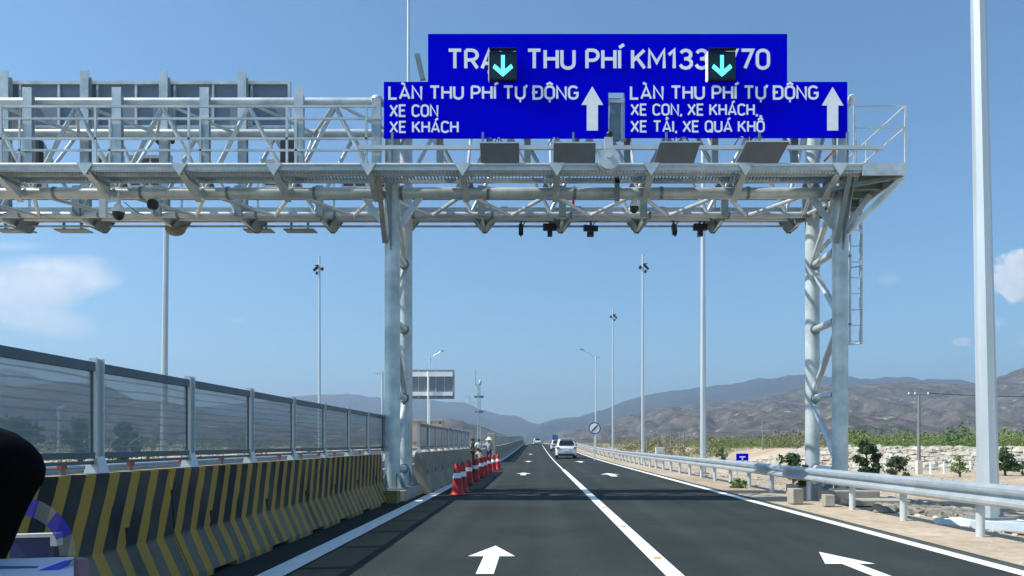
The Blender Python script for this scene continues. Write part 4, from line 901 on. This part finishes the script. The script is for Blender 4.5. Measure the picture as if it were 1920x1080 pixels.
# ---------------------------------------------------------------- workers
def skinmesh(name, pts, edges, rad, m, parent, root=0, sub=2):
    me = bpy.data.meshes.new(name); me.from_pydata(pts, edges, []); o = bpy.data.objects.new(name, me); COL.objects.link(o); o.parent = parent; me.materials.append(m)
    sk = o.modifiers.new('skin', 'SKIN'); sk.use_smooth_shade = True
    if not me.skin_vertices: me.attributes  # layer is made by the modifier
    lay = me.skin_vertices[0].data if len(me.skin_vertices) else None
    if lay:
        for i, r_ in enumerate(rad): lay[i].radius = (r_, r_)
        lay[root].use_root = True
    ss = o.modifiers.new('sub', 'SUBSURF'); ss.levels = ss.render_levels = sub
    return o
def ensure_skin(me):
    bm = bmesh.new(); bm.from_mesh(me); bm.verts.layers.skin.verify(); bm.to_mesh(me); bm.free()
def skinned(name, J, E, m, parent, root):
    names = list(J); idx = {k: i for i, k in enumerate(names)}
    me = bpy.data.meshes.new(name); me.from_pydata([J[k][0] for k in names], [(idx[a], idx[b]) for a, b in E], [])
    ensure_skin(me); o = bpy.data.objects.new(name, me); COL.objects.link(o); o.parent = parent; me.materials.append(m)
    for i, k in enumerate(names):
        rr = J[k][1]; sv = me.skin_vertices[0].data[i]; sv.radius = rr if isinstance(rr, tuple) else (rr, rr); sv.use_root = (k == root)
    mo = o.modifiers.new('skin', 'SKIN'); mo.use_smooth_shade = True
    ss = o.modifiers.new('sub', 'SUBSURF'); ss.levels = ss.render_levels = 1
    return o
def person(label, x, y, rz, pose, shirt, trousers, hat=None, sc=1.0):
    t = thing('person', label, 'person', (x, y, gz(y)), rz, 'road workers beside the barrier gap'); t.scale = (sc,)*3
    P0 = dict(pelvis=(0,0,.95), chest=(0,0,1.30), neck=(0,0,1.48), head=(0,-.02,1.60), top=(0,0,1.72),
              shl=(-.19,0,1.42), ell=(-.27,-.05,1.14), wrl=(-.25,-.18,.92), hl=(-.24,-.24,.85), shr=(.19,0,1.42), elr=(.27,-.05,1.14), wrr=(.25,-.2,.94), hr=(.24,-.26,.87),
              hil=(-.10,0,.90), knl=(-.12,-.02,.50), anl=(-.13,.02,.09), tol=(-.14,-.16,.04), hir=(.10,0,.90), knr=(.12,-.02,.50), anr=(.14,.02,.09), tor=(.15,-.16,.04))
    P0.update(pose)
    rad = dict(pelvis=(.14,.10), chest=(.15,.10), neck=.055, head=.10, top=.06, shl=.065, ell=.042, wrl=.03, hl=.035, shr=.065, elr=.042, wrr=.03, hr=.035, hil=.085, knl=.058, anl=.042, tol=.04, hir=.085, knr=.058, anr=.042, tor=.04)
    E = [('pelvis','chest'),('chest','neck'),('neck','head'),('head','top'),('chest','shl'),('shl','ell'),('ell','wrl'),('wrl','hl'),('chest','shr'),('shr','elr'),('elr','wrr'),('wrr','hr'),('pelvis','hil'),('hil','knl'),('knl','anl'),('anl','tol'),('pelvis','hir'),('hir','knr'),('knr','anr'),('anr','tor')]
    skinned('body', {k: (P0[k], rad[k]) for k in P0}, E, M['skin'], t, 'pelvis')
    gr = lambda k, d: (P0[k], tuple(a+d for a in rad[k]) if isinstance(rad[k], tuple) else rad[k]+d)
    J = {k: gr(k, .022) for k in ('pelvis','chest','shl','ell','shr','elr')}
    skinned('shirt', J, [('pelvis','chest'),('chest','shl'),('shl','ell'),('chest','shr'),('shr','elr')], shirt, t, 'chest')
    J = {k: gr(k, .02) for k in ('pelvis','hil','knl','anl','hir','knr','anr')}
    skinned('trousers', J, [('pelvis','hil'),('hil','knl'),('knl','anl'),('pelvis','hir'),('hir','knr'),('knr','anr')], trousers, t, 'pelvis')
    h = Vector(P0['head'])
    MB().ball(h+Vector((0,.015,.04)), .115, .125, .12, 14, 6, -.1, 1).build('hair', M['rubber'], t, smooth=True)
    if hat: MB().lathe([(.25,.0),(.235,.03),(.17,.07),(.13,.15),(.04,.20)], 20, h+Vector((0,0,.03))).build('hat', hat, t, smooth=True)
    return t
cl_w = mat('white_shirt', (.72,.72,.70), .8); cl_g = mat('grey_shirt', (.30,.34,.38), .8); cl_k = mat('black_trousers', (.02,.02,.025), .8); cl_b = mat('blue_trousers', (.03,.06,.14), .8); cl_o = mat('cream_shirt', (.62,.48,.32), .8); cl_d = mat('dark_jacket', (.025,.025,.03), .8)
Yw = 53
person('worker in white shirt and black trousers standing with back turned', W(898,0,Yw).x, Yw, R(200), dict(ell=(-.3,.05,1.18), wrl=(-.2,.25,1.1), hl=(-.15,.32,1.1)), cl_w, cl_k, None, 1.0)
person('worker in grey shirt, blue trousers and wide white hat standing at the barrier end', W(917,0,Yw).x, Yw, R(150), dict(), cl_g, cl_b, mat('pale_hat', (.75,.72,.62), .7), 1.03)
person('worker in dark clothes standing closest to the fence end', W(886,0,46).x, 46, R(90), dict(), cl_d, cl_d, None, 1.0)
person('crouching worker in a cream shirt behind the cones', W(901,0,48).x, 48, R(230), dict(pelvis=(0,.10,.42), chest=(0,-.10,.72), neck=(0,-.2,.90), head=(0,-.27,1.0), top=(0,-.28,1.11), shl=(-.19,-.16,.84), ell=(-.25,-.38,.62), wrl=(-.2,-.5,.42), hl=(-.18,-.54,.36), shr=(.19,-.16,.84), elr=(.25,-.38,.62), wrr=(.2,-.5,.42), hr=(.18,-.54,.36), hil=(-.10,.06,.40), knl=(-.16,-.34,.48), anl=(-.14,-.05,.09), tol=(-.15,-.22,.04), hir=(.10,.06,.40), knr=(.16,-.34,.48), anr=(.14,-.05,.09), tor=(.15,-.22,.04)), cl_o, cl_k, None, 1.0)

# ---------------------------------------------------------------- vegetation
M['leaf'] = mat('leaf_green', (.035,.085,.018), .7, 0, .4, 1.5, col2=(.10,.17,.035)); M['leaf_d'] = mat('leaf_dark', (.018,.05,.015), .7, 0, .4, 1.5, col2=(.05,.10,.03)); M['leaf_l'] = mat('leaf_light', (.09,.16,.03), .7, 0, .3, 1.5, col2=(.20,.27,.07))
M['scrub'] = mat('scrub_olive', (.10,.12,.045), .85, 0, .4, .25, col2=(.26,.22,.13)); M['scrub_g'] = mat('scrub_green', (.06,.12,.025), .85, 0, .4, .2, col2=(.17,.23,.06)); M['stone'] = mat('pale_stone', (.24,.22,.18), .9, 0, .3, .8, .4, 8, col2=(.58,.54,.46)); M['stone_d'] = mat('dark_rubble', (.09,.09,.07), .9, 0, .4, 2, .4, 10, col2=(.36,.33,.27))
def leaves(mb, c, rx, ry, rz, n, s, rnd):
    for _ in range(n):
        while True:
            p = Vector((rnd.uniform(-1,1), rnd.uniform(-1,1), rnd.uniform(-1,1)))
            if p.length < 1: break
        p = p*(.55+.45*p.length)
        q = Vector((c[0]+p.x*rx, c[1]+p.y*ry, c[2]+p.z*rz)); a = Vector((rnd.gauss(0,1), rnd.gauss(0,1), rnd.gauss(0,.8))).normalized(); b = a.orthogonal().normalized(); b = (Matrix.Rotation(rnd.uniform(0,6.28), 3, a) @ b); d = a.cross(b)
        k = s*rnd.uniform(.6,1.4); mb.add([q-b*k, q+d*k*.45, q+b*k, q-d*k*.45], [(0,1,2,3)])
def tree(name, label, x, y, h, w, m, trunk=.35, seed=1, n=900, ls=.10, group=None):
    rnd = random.Random(seed); g = bank(x, y); t = thing(name, label, 'tree' if h > 1.2 else 'bush', (x, y, g), 0, group)
    q = MB(); top = Vector((rnd.uniform(-.1,.1)*w, 0, h*.75)); q.cyl((0,0,-.05), top*.5, .045*h, .028*h, n=8).cyl(top*.5, top, .028*h, .01*h, n=8)
    ends = [top]
    for k in range(6):
        a = rnd.uniform(0, 6.28); s0 = top*rnd.uniform(trunk, .8); e = s0+Vector((math.cos(a)*w*.4, math.sin(a)*w*.4, h*rnd.uniform(.08,.28))); q.cyl(s0, e, .013*h, .005*h, n=5); ends.append(e)
    q.build('trunk', M['trunk'], t)
    mb = MB(); cl = []
    for k in range(13):
        z = h*(trunk+(1-trunk)*rnd.random()**.9*.9); f = 1-.65*((z/h-trunk)/(1-trunk)); a = rnd.uniform(0,6.28); r_ = w*.42*f*rnd.uniform(.2,1)
        cl.append((math.cos(a)*r_, math.sin(a)*r_, z))
    for c in cl+[tuple(e) for e in ends]: leaves(mb, c, w*rnd.uniform(.14,.25), w*.2, h*rnd.uniform(.07,.13), n//18, ls, rnd)
    mb.build('crown', m, t, recalc=False); return t
def at(px, py_base, Y): return W(px, 0, Y).x, Y
def tr(px, pyb, pyt, pw, Y, lab, m, seed, name='young_tree', trunk=.12, n=900, ls=None):
    x = W(px,0,Y).x; h = W(0,pyt,Y).z-bank(x,Y); w = pw*Y/F; return tree(name, lab, x, Y, h, w, m, trunk, seed, n, ls or .055*h)
tr(1627, 882, 824, 46, 40, 'dense dark green young tree just right of the right gantry leg', M['leaf_d'], 3, n=1500)
tr(1681, 885, 846, 44, 38, 'sparse low tree between the right leg and the utility pole', M['leaf_d'], 4, n=700)
tr(1487, 868, 845, 50, 36, 'dark green bush left of the right gantry leg', M['leaf_d'], 5, 'bush', .05, 900)
tr(1352, 862, 838, 22, 62, 'bright green small tree beside the tall thin mast', M['leaf'], 6, n=600)
tr(1800, 885, 848, 36, 44, 'light green sapling in front of the pale bank, near the thick mast', M['leaf_l'], 7, n=400)
tr(1885, 882, 836, 44, 46, 'dark bushy tree right of the thick mast', M['leaf_d'], 8, n=1200)
tr(1385, 915, 896, 30, 24.5, 'small green plant growing beside a guardrail post', M['leaf_l'], 9, 'plant', .05, 350, .06)
tr(1512, 915, 868, 26, 20.2, 'leafy plant at the footing left of the right leg', M['leaf'], 10, 'plant', .05, 350, .06)
tr(1918, 890, 862, 24, 46, 'small green bush at the far right beside the dark bushy tree', M['leaf'], 12, 'bush', .05, 400)
for i, (px, pyt, pw, Y, lab) in enumerate(((40, 770, 80, 60, 'green tree seen through the first mesh panel, at left'), (150, 778, 60, 62, 'green tree seen through the first mesh panel, near its post'), (235, 790, 50, 64, 'green tree seen through the second mesh panel'))):
    x = W(px,0,Y).x; tree('roadside_tree', lab, x, Y, W(0,pyt,Y).z-bank(x,Y), pw*Y/F, M['leaf'], .15, 20+i, 900, .22)
# scrub masses (nobody could count them)
def scrub(name, m, boxes, n, s0, s1, ls, seed):
    rnd = random.Random(seed); mb = MB()
    for _ in range(n):
        pxa, pxb, ya, yb, hmin, hmax = rnd.choice(boxes); y = ya+(yb-ya)*rnd.random(); x = (rnd.uniform(pxa, pxb)-PX0)/F*y
        if abs(x) < 11: continue
        cn = noise.noise(Vector((x*.12, y*.05, seed)))
        if cn < -.02: continue
        h = rnd.uniform(hmin, hmax)*(.75+1.1*cn); w = h*rnd.uniform(.9, 1.6); g = bank(x, y)
        nn = int(60); leaves(mb, (x, y, g+h*.45), w*.55, w*.5, h*.55, nn, ls*h*.5, rnd)
    return tag(mb.build(name, m, recalc=False), kind='stuff')
tag(scrub('scrub', M['scrub'], [(1085, 1560, 85, 260, .5, 1.8), (1085, 1560, 85, 260, .6, 2.3), (1560, 2050, 100, 300, .8, 2.2), (-300, 700, 70, 300, .8, 2.6), (400,900,120,300,1.0,2.2)], 4000, 1, 2, .15, 31), 'dry olive scrub covering the plain at the foot of the hills', 'scrub')
tag(scrub('green_thicket', M['scrub_g'], [(1560, 2100, 84, 140, .9, 3.2), (1560, 2100, 78, 110, .6, 1.9), (1200, 1500, 85, 130, .5, 1.5), (-300, 500, 70, 200, 1.0, 3)], 2400, 1, 2, .14, 32), 'green thicket along the top of the pale bank', 'scrub')
def rock(mb, c, s, rnd, flat=.6):
    vs = []; n = 7
    for k, (zz, rr) in enumerate(((-.5,.7),(0,1),(.55,.65))):
        for i in range(n): a = 2*math.pi*i/n+k; q = rr*s*rnd.uniform(.7,1.15); vs.append((c[0]+q*math.cos(a), c[1]+q*math.sin(a), c[2]+zz*s*flat*rnd.uniform(.8,1.2)))
    vs.append((c[0], c[1], c[2]+s*flat*.75))
    fs = [(k*n+i, k*n+(i+1) % n, (k+1)*n+(i+1) % n, (k+1)*n+i) for k in range(2) for i in range(n)]+[(2*n+i, 2*n+(i+1) % n, 3*n) for i in range(n)]
    mb.add(vs, fs)
rnd = random.Random(5); mb = MB()
for _ in range(2600):
    y = rnd.uniform(54, 72); x = rnd.uniform(18, 52)
    rock(mb, (x, y, bank(x, y)+.02), rnd.choice((.15,.2,.3,.3,.5))*rnd.uniform(.6,1.5), rnd)
tag(mb.build('bank_stones', M['stone']), 'pale stones covering the bank across the ditch', 'stones', kind='stuff')
mb = MB(); mb2 = MB()
for _ in range(700):
    y = rnd.uniform(15.8, 20.5); x = W(rnd.uniform(1640, 1850),0,y).x
    if x < 7.3 or (abs(x-7.85) < .9 and y > 18.2): continue
    rock(mb, (x, y, bank(x, y)+.02), rnd.uniform(.07,.24), rnd, .9)
for _ in range(2200):
    y = rnd.uniform(9, 60); x = rnd.uniform(7.6, 9+y*.4)
    if abs(x-7.85) < .9 and 18.2 < y < 21.8: continue
    rock(mb2, (x, y, bank(x, y)), rnd.uniform(.02,.10), rnd, .7)
for _ in range(900):
    y = rnd.uniform(7, 40); x = rnd.uniform(5.85, 7.4); rock(mb2, (x, y, bank(x, y)), rnd.uniform(.006,.022), rnd, .7)
tag(mb.build('rubble', M['stone_d']), 'heap of dark broken rubble between the right leg and the thick mast', 'rubble', kind='stuff')
tag(mb2.build('gravel', M['stone']), 'loose pale stones scattered on the dirt beyond the guardrail', 'gravel', kind='stuff')
# low white posts of a farm fence far right
t = thing('post_fence', 'low fence of white posts with wires on the far right, before the pale bank', 'fence', (0,0,0)); prev = None
wm = MB()
for px in range(1745, 1960, 25):
    y = 49; x = W(px,0,y).x; g = bank(x, y); MB().box(x-.045, x+.045, y-.045, y+.045, g, g+.85).build('post', M['white'], t)
    if prev: 
        for z in (.35, .7): wm.bar((prev[0], y, prev[1]+z), (x, y, g+z), .012, .012)
    prev = (x, g)
wm.build('wires', M['galv_dark'], t)
# brick building far left
Y = 420; a, b = W(745, 800, Y), W(829, 788, Y); t = thing('far_building', 'low orange building far away behind the fence, under the distant sign back', 'building', ((a.x+b.x)/2, Y, gz(Y))); w = (b.x-a.x)/2; z1 = b.z-gz(Y)
MB().box(-w,w,0,10,0,z1).build('wall', M['brick'], t); MB().box(-w-.3,w+.3,-.3,10.3,z1+.002,z1+.3).build('roof', M['conc_light'], t)
for k in range(5): x = -w+1.2+k*(2*w-2.4)/4; MB().box(x-.7,x+.7,-.05,-.01,z1-2.0,z1-.8).build('window', M['glass_dark'], t)

# ---------------------------------------------------------------- mountains
def hill_mat(name, c1, c2, c3, rock_c, sc, rockiness):
    m = bpy.data.materials.new(name); m.use_nodes = True; t = m.node_tree; b = t.nodes['Principled BSDF']; b.inputs['Roughness'].default_value = .95; b.inputs['Specular IOR Level'].default_value = .1
    tc = N(t, 'ShaderNodeTexCoord'); co = tc.outputs['Object']
    def nz(s, d=8, r_=.65): n = N(t, 'ShaderNodeTexNoise'); n.inputs['Scale'].default_value = s; n.inputs['Detail'].default_value = d; n.inputs['Roughness'].default_value = r_; t.links.new(co, n.inputs['Vector']); return n.outputs['Fac']
    rp = N(t, 'ShaderNodeValToRGB'); e = rp.color_ramp.elements; e[0].position = .36; e[0].color = (*c1,1); e[1].position = .64; e[1].color = (*c3,1); k = e.new(.5); k.color = (*c2,1)
    t.links.new(nz(sc), rp.inputs[0])
    r2 = math_n(t, 'MULTIPLY', math_n(t, 'SUBTRACT', nz(sc*2.2, 10, .72), rockiness), 9, True)
    geo = N(t, 'ShaderNodeNewGeometry'); sp = N(t, 'ShaderNodeSeparateXYZ'); t.links.new(geo.outputs['Normal'], sp.inputs[0])
    mx = N(t, 'ShaderNodeMix', data_type='RGBA'); t.links.new(r2, mx.inputs[0]); t.links.new(rp.outputs[0], mx.inputs[6]); mx.inputs[7].default_value = (*rock_c, 1)
    t.links.new(mx.outputs[2], b.inputs['Base Color'])
    bp = N(t, 'ShaderNodeBump'); bp.inputs['Strength'].default_value = 1; bp.inputs['Distance'].default_value = .35/sc*.45; t.links.new(nz(sc*4, 8), bp.inputs['Height']); t.links.new(bp.outputs[0], b.inputs['Normal'])
    return m
def ridge(name, prof, D, depth, m, amp, nsc, nx=420, ny=46, seed=0, px_pad=0, rough=.012):
    # prof: (photo px, photo py) of the crest; crest line at distance D, foot at D-depth
    def crest(px):
        for (a, b), (c, d) in zip(prof, prof[1:]):
            if a <= px <= c: t = (px-a)/(c-a); t = t*t*(3-2*t)*.5+t*.5; return b+(d-b)*t
        return prof[0][1] if px < prof[0][0] else prof[-1][1]
    mb = MB(); x0, x1 = prof[0][0], prof[-1][0]
    for j in range(ny+1):
        v_ = j/ny*1.5                              # 0 foot, 1 crest, 1.5 behind
        y = D-depth+depth*v_
        for i in range(nx+1):
            px = x0+(x1-x0)*i/nx; X = (px-PX0)/F*D; H = EYE+(PY0-crest(px))/F*D
            H += H*rough*3*noise.fractal(Vector((X*nsc*8, seed, 0)), 1.0, 2.0, 4)
            t = v_ if v_ <= 1 else 2-v_
            s = t**1.25
            sp = noise.fractal(Vector((X*nsc, y*nsc*.8, seed)), .9, 2.1, 7)
            rg = 1-abs(noise.fractal(Vector((X*nsc*.9, y*nsc*.45, seed+9)), .9, 2.1, 6))*1.6
            env = 4*t*(1-t); fine = noise.turbulence(Vector((X*nsc*4, y*nsc*3, seed+3)), 4, False, noise_basis='PERLIN_ORIGINAL')-.6
            sp += .22*fine
            z = H*s+amp*env*(sp*.9+(rg-.6)*.9)
            fade = min(1, i/20, (nx-i)/20)
            mb.v.append(Vector((X*(.55+.45*v_) if False else X, y, gz(1e4)-8+max(0, (z+8)*fade) if True else z)))
    n = nx+1
    for j in range(ny):
        for i in range(nx): mb.f.append([j*n+i, j*n+i+1, (j+1)*n+i+1, (j+1)*n+i])
    o = mb.build(name, m, recalc=False)
    for p in o.data.polygons: p.use_smooth = True
    return tag(o, kind='structure')
hm1 = hill_mat('distant_hill', (.018,.032,.030), (.035,.048,.040), (.065,.07,.055), (.12,.12,.10), .004, .72)
hm2 = hill_mat('near_hill', (.024,.036,.022), (.090,.074,.055), (.145,.118,.092), (.38,.32,.26), .024, .565)
ridge('mountains', [(-900,760),(-500,700),(-200,715),(0,690),(40,694),(90,718),(130,745),(300,770),(480,752),(555,742),(600,738),(660,737),(720,745),(780,742),(830,752),(870,753),(905,768),(940,778),(965,778),(1000,793),(1060,812),(1120,850)], 5200, 2200, hm1, 60, .0011, seed=1)
ridge('mountains', [(930,850),(990,806),(1012,793),(1040,785),(1085,780),(1130,768),(1190,745),(1240,735),(1300,726),(1360,720),(1400,712),(1450,705),(1510,699),(1560,704),(1600,706),(1640,710),(1670,704),(1690,702),(1720,711),(1790,710),(1840,718),(1950,705),(2300,660),(2700,640)], 4400, 1800, hm1, 55, .0012, seed=2)
ridge('near_hills', [(1000,850),(1060,822),(1120,806),(1170,782),(1230,764),(1290,757),(1340,757),(1400,750),(1440,742),(1500,728),(1560,722),(1620,722),(1680,715),(1740,716),(1800,722),(1850,716),(1885,702),(1925,688),(2050,650),(2300,600),(2700,560)], 2300, 1300, hm2, 55, .0028, seed=3, ny=80, nx=560)
ridge('near_hills', [(-1300,660),(-700,680),(-300,700),(-60,730),(60,724),(120,716),(190,722),(260,752),(330,758),(420,778),(520,792),(620,800),(720,806),(820,811),(900,817),(960,823),(1010,838)], 2000, 1200, hm2, 50, .0026, seed=4, ny=60)

# ---------------------------------------------------------------- things close to the lens: mirror housing, dashboard, windscreen reflections built as objects
Y = .80
out = [(-70,795),(-20,797),(5,803),(30,812),(55,829),(73,850),(82,876),(78,902),(62,925),(46,955),(30,990),(14,1030),(-10,1075),(-70,1110)]
cc = Vector((0,0,0)); pts = [W(a, b, Y) for a, b in out]; mb = MB(); n = len(pts)
cen = sum(pts, Vector())/n
rings = [(.55,-.06),(.86,-.052),(.96,-.04),(1,-.02),(1,0),(.93,.008),(.6,.012)]
for k, dy in rings: mb.v += [cen+(p-cen)*k+Vector((0,dy,0)) for p in pts]
for k in range(len(rings)-1): mb.f += [[k*n+i, k*n+(i+1) % n, (k+1)*n+(i+1) % n, (k+1)*n+i] for i in range(n)]
mb.f += [list(range(n))[::-1], [i+(len(rings)-1)*n for i in range(n)]]
o = mb.build('mirror_housing', M['black_matt'], smooth=True); tag(o, 'black rounded mirror housing at the lower left edge', 'mirror')
t = thing('packet_reflection', 'windscreen reflection of a blue and white packet with red end, bottom left corner', 'reflection', (-.62, .72, 1.24))  # reflection in the windscreen, modelled as a solid packet
m_pw = mat('packet_refl_white', (.62,.64,.75), .35); m_pb = mat('packet_refl_blue', (.02,.05,.62), .3); m_pr = mat('packet_refl_red', (.20,.07,.07), .4)
def wb(px, py, Y): return W(px, py, Y)-Vector((-.62,.72,1.24))
q = MB(); a = [wb(-60,1050,.78), wb(138,1044,.78), wb(138,1110,.74), wb(-60,1110,.74), wb(-60,1050,.80), wb(137,1045,.80), wb(137,1110,.78), wb(-60,1110,.78)]
q.add(a, [(0,3,2,1),(4,5,6,7),(0,1,5,4),(1,2,6,5),(3,7,6,2),(0,4,7,3)]); q.build('packet_refl_body', m_pw, t)
q = MB(); a = [wb(30,1085,.765), wb(118,1052,.765), wb(132,1050,.765), wb(120,1062,.765), wb(66,1095,.765)]; q.add(a+[p+Vector((0,.006,0)) for p in a], [(4,3,2,1,0),(5,6,7,8,9)]+[(i,(i+1)%5,5+(i+1)%5,5+i) for i in range(5)]); q.build('blue_stripe', m_pb, t)
q = MB(); a = [wb(-60,1062,.768), wb(70,1062,.768), wb(60,1078,.768), wb(-60,1078,.768)]; q.add(a+[p+Vector((0,.006,0)) for p in a], [(3,2,1,0),(4,5,6,7)]+[(i,(i+1)%4,4+(i+1)%4,4+i) for i in range(4)]); q.build('blue_band', mat('packet_refl_dark_blue', (.01,.06,.25), .3), t)
q = MB(); a = [wb(138.5,1044,.779), wb(145,1048,.779), wb(150,1110,.735), wb(138.5,1110,.735)]; q.add(a+[p+Vector((0,.02,-.004)) for p in a], [(3,2,1,0),(4,5,6,7)]+[(i,(i+1)%4,4+(i+1)%4,4+i) for i in range(4)]); q.build('red_end', m_pr, t)
t = thing('box_reflection', 'windscreen reflection of a small dark blue box with white rim, behind the packet reflection', 'box', (0,0,0));  # solid box shape stands in for a windscreen reflection
q = MB(); a = [W(18,1008,.92), W(92,1008,.92), W(92,1046,.92), W(18,1046,.92)]; q.add(a+[p+Vector((0,.01,0)) for p in a], [(3,2,1,0),(4,5,6,7)]+[(i,(i+1)%4,4+(i+1)%4,4+i) for i in range(4)]); q.build('box_body', mat('box_refl_blue', (.012,.02,.12), .35), t)
q = MB(); a = [W(15,1003,.915), W(106,1000,.915), W(106,1024,.915), W(94,1024,.915), W(94,1007,.915), W(15,1009,.915)]; q.add(a+[p+Vector((0,.012,0)) for p in a], [(4,3,2,1),(0,5,4,1),(7,8,9,10),(7,10,11,6)]+[(i,(i+1)%6,6+(i+1)%6,6+i) for i in range(6)]); q.build('white_rim', mat('box_refl_white', (.5,.52,.5), .5), t)
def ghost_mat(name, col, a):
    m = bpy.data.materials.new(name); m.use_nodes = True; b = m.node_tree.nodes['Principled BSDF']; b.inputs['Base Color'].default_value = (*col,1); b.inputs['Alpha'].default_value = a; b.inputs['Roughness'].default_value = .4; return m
t = thing('reflection_arc', 'curved blue and white windscreen reflection above the packet reflection at the lower left', 'strap', (0,0,0))  # ghost arc reflected in the windscreen, built as a translucent band
gb = ghost_mat('reflection_blue', (.01,.02,.45), .6); gw = ghost_mat('reflection_pale', (.35,.35,.40), .22)
def reflection_piece(name, m, a0, a1):
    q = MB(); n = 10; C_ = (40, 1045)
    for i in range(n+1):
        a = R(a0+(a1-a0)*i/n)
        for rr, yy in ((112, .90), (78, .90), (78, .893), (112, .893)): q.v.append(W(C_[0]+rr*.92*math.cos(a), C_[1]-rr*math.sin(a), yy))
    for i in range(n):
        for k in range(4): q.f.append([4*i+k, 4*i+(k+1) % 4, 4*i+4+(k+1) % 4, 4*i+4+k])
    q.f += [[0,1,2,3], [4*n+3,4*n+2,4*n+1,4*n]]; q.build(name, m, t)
reflection_piece('blue_end', gb, 100, 72); reflection_piece('pale_part', gw, 71.5, 50); reflection_piece('blue_part', gb, 49.5, 24); reflection_piece('pale_end', gw, 23.5, 2)
q = MB().box(-1.0,.9,.30,.90,1.155,1.19).build('dashboard', M['black'], bevel=.01); tag(q, 'black dashboard under the packet reflection', 'dashboard')

# ---------------------------------------------------------------- haze
hz_ = MB().box(-7500, 7500, -300, 7600, -12, 560).build('haze', [], recalc=True); tag(hz_, kind='stuff')
hmz = bpy.data.materials.new('haze_air'); hmz.use_nodes = True; t_ = hmz.node_tree; t_.nodes.clear(); ov = N(t_, 'ShaderNodeOutputMaterial'); pv = N(t_, 'ShaderNodeVolumePrincipled')
pv.inputs['Color'].default_value = (.54,.70,.92,1); pv.inputs['Density'].default_value = 2.2e-4; pv.inputs['Anisotropy'].default_value = .2; t_.links.new(pv.outputs[0], ov.inputs['Volume']); hz_.data.materials.append(hmz)
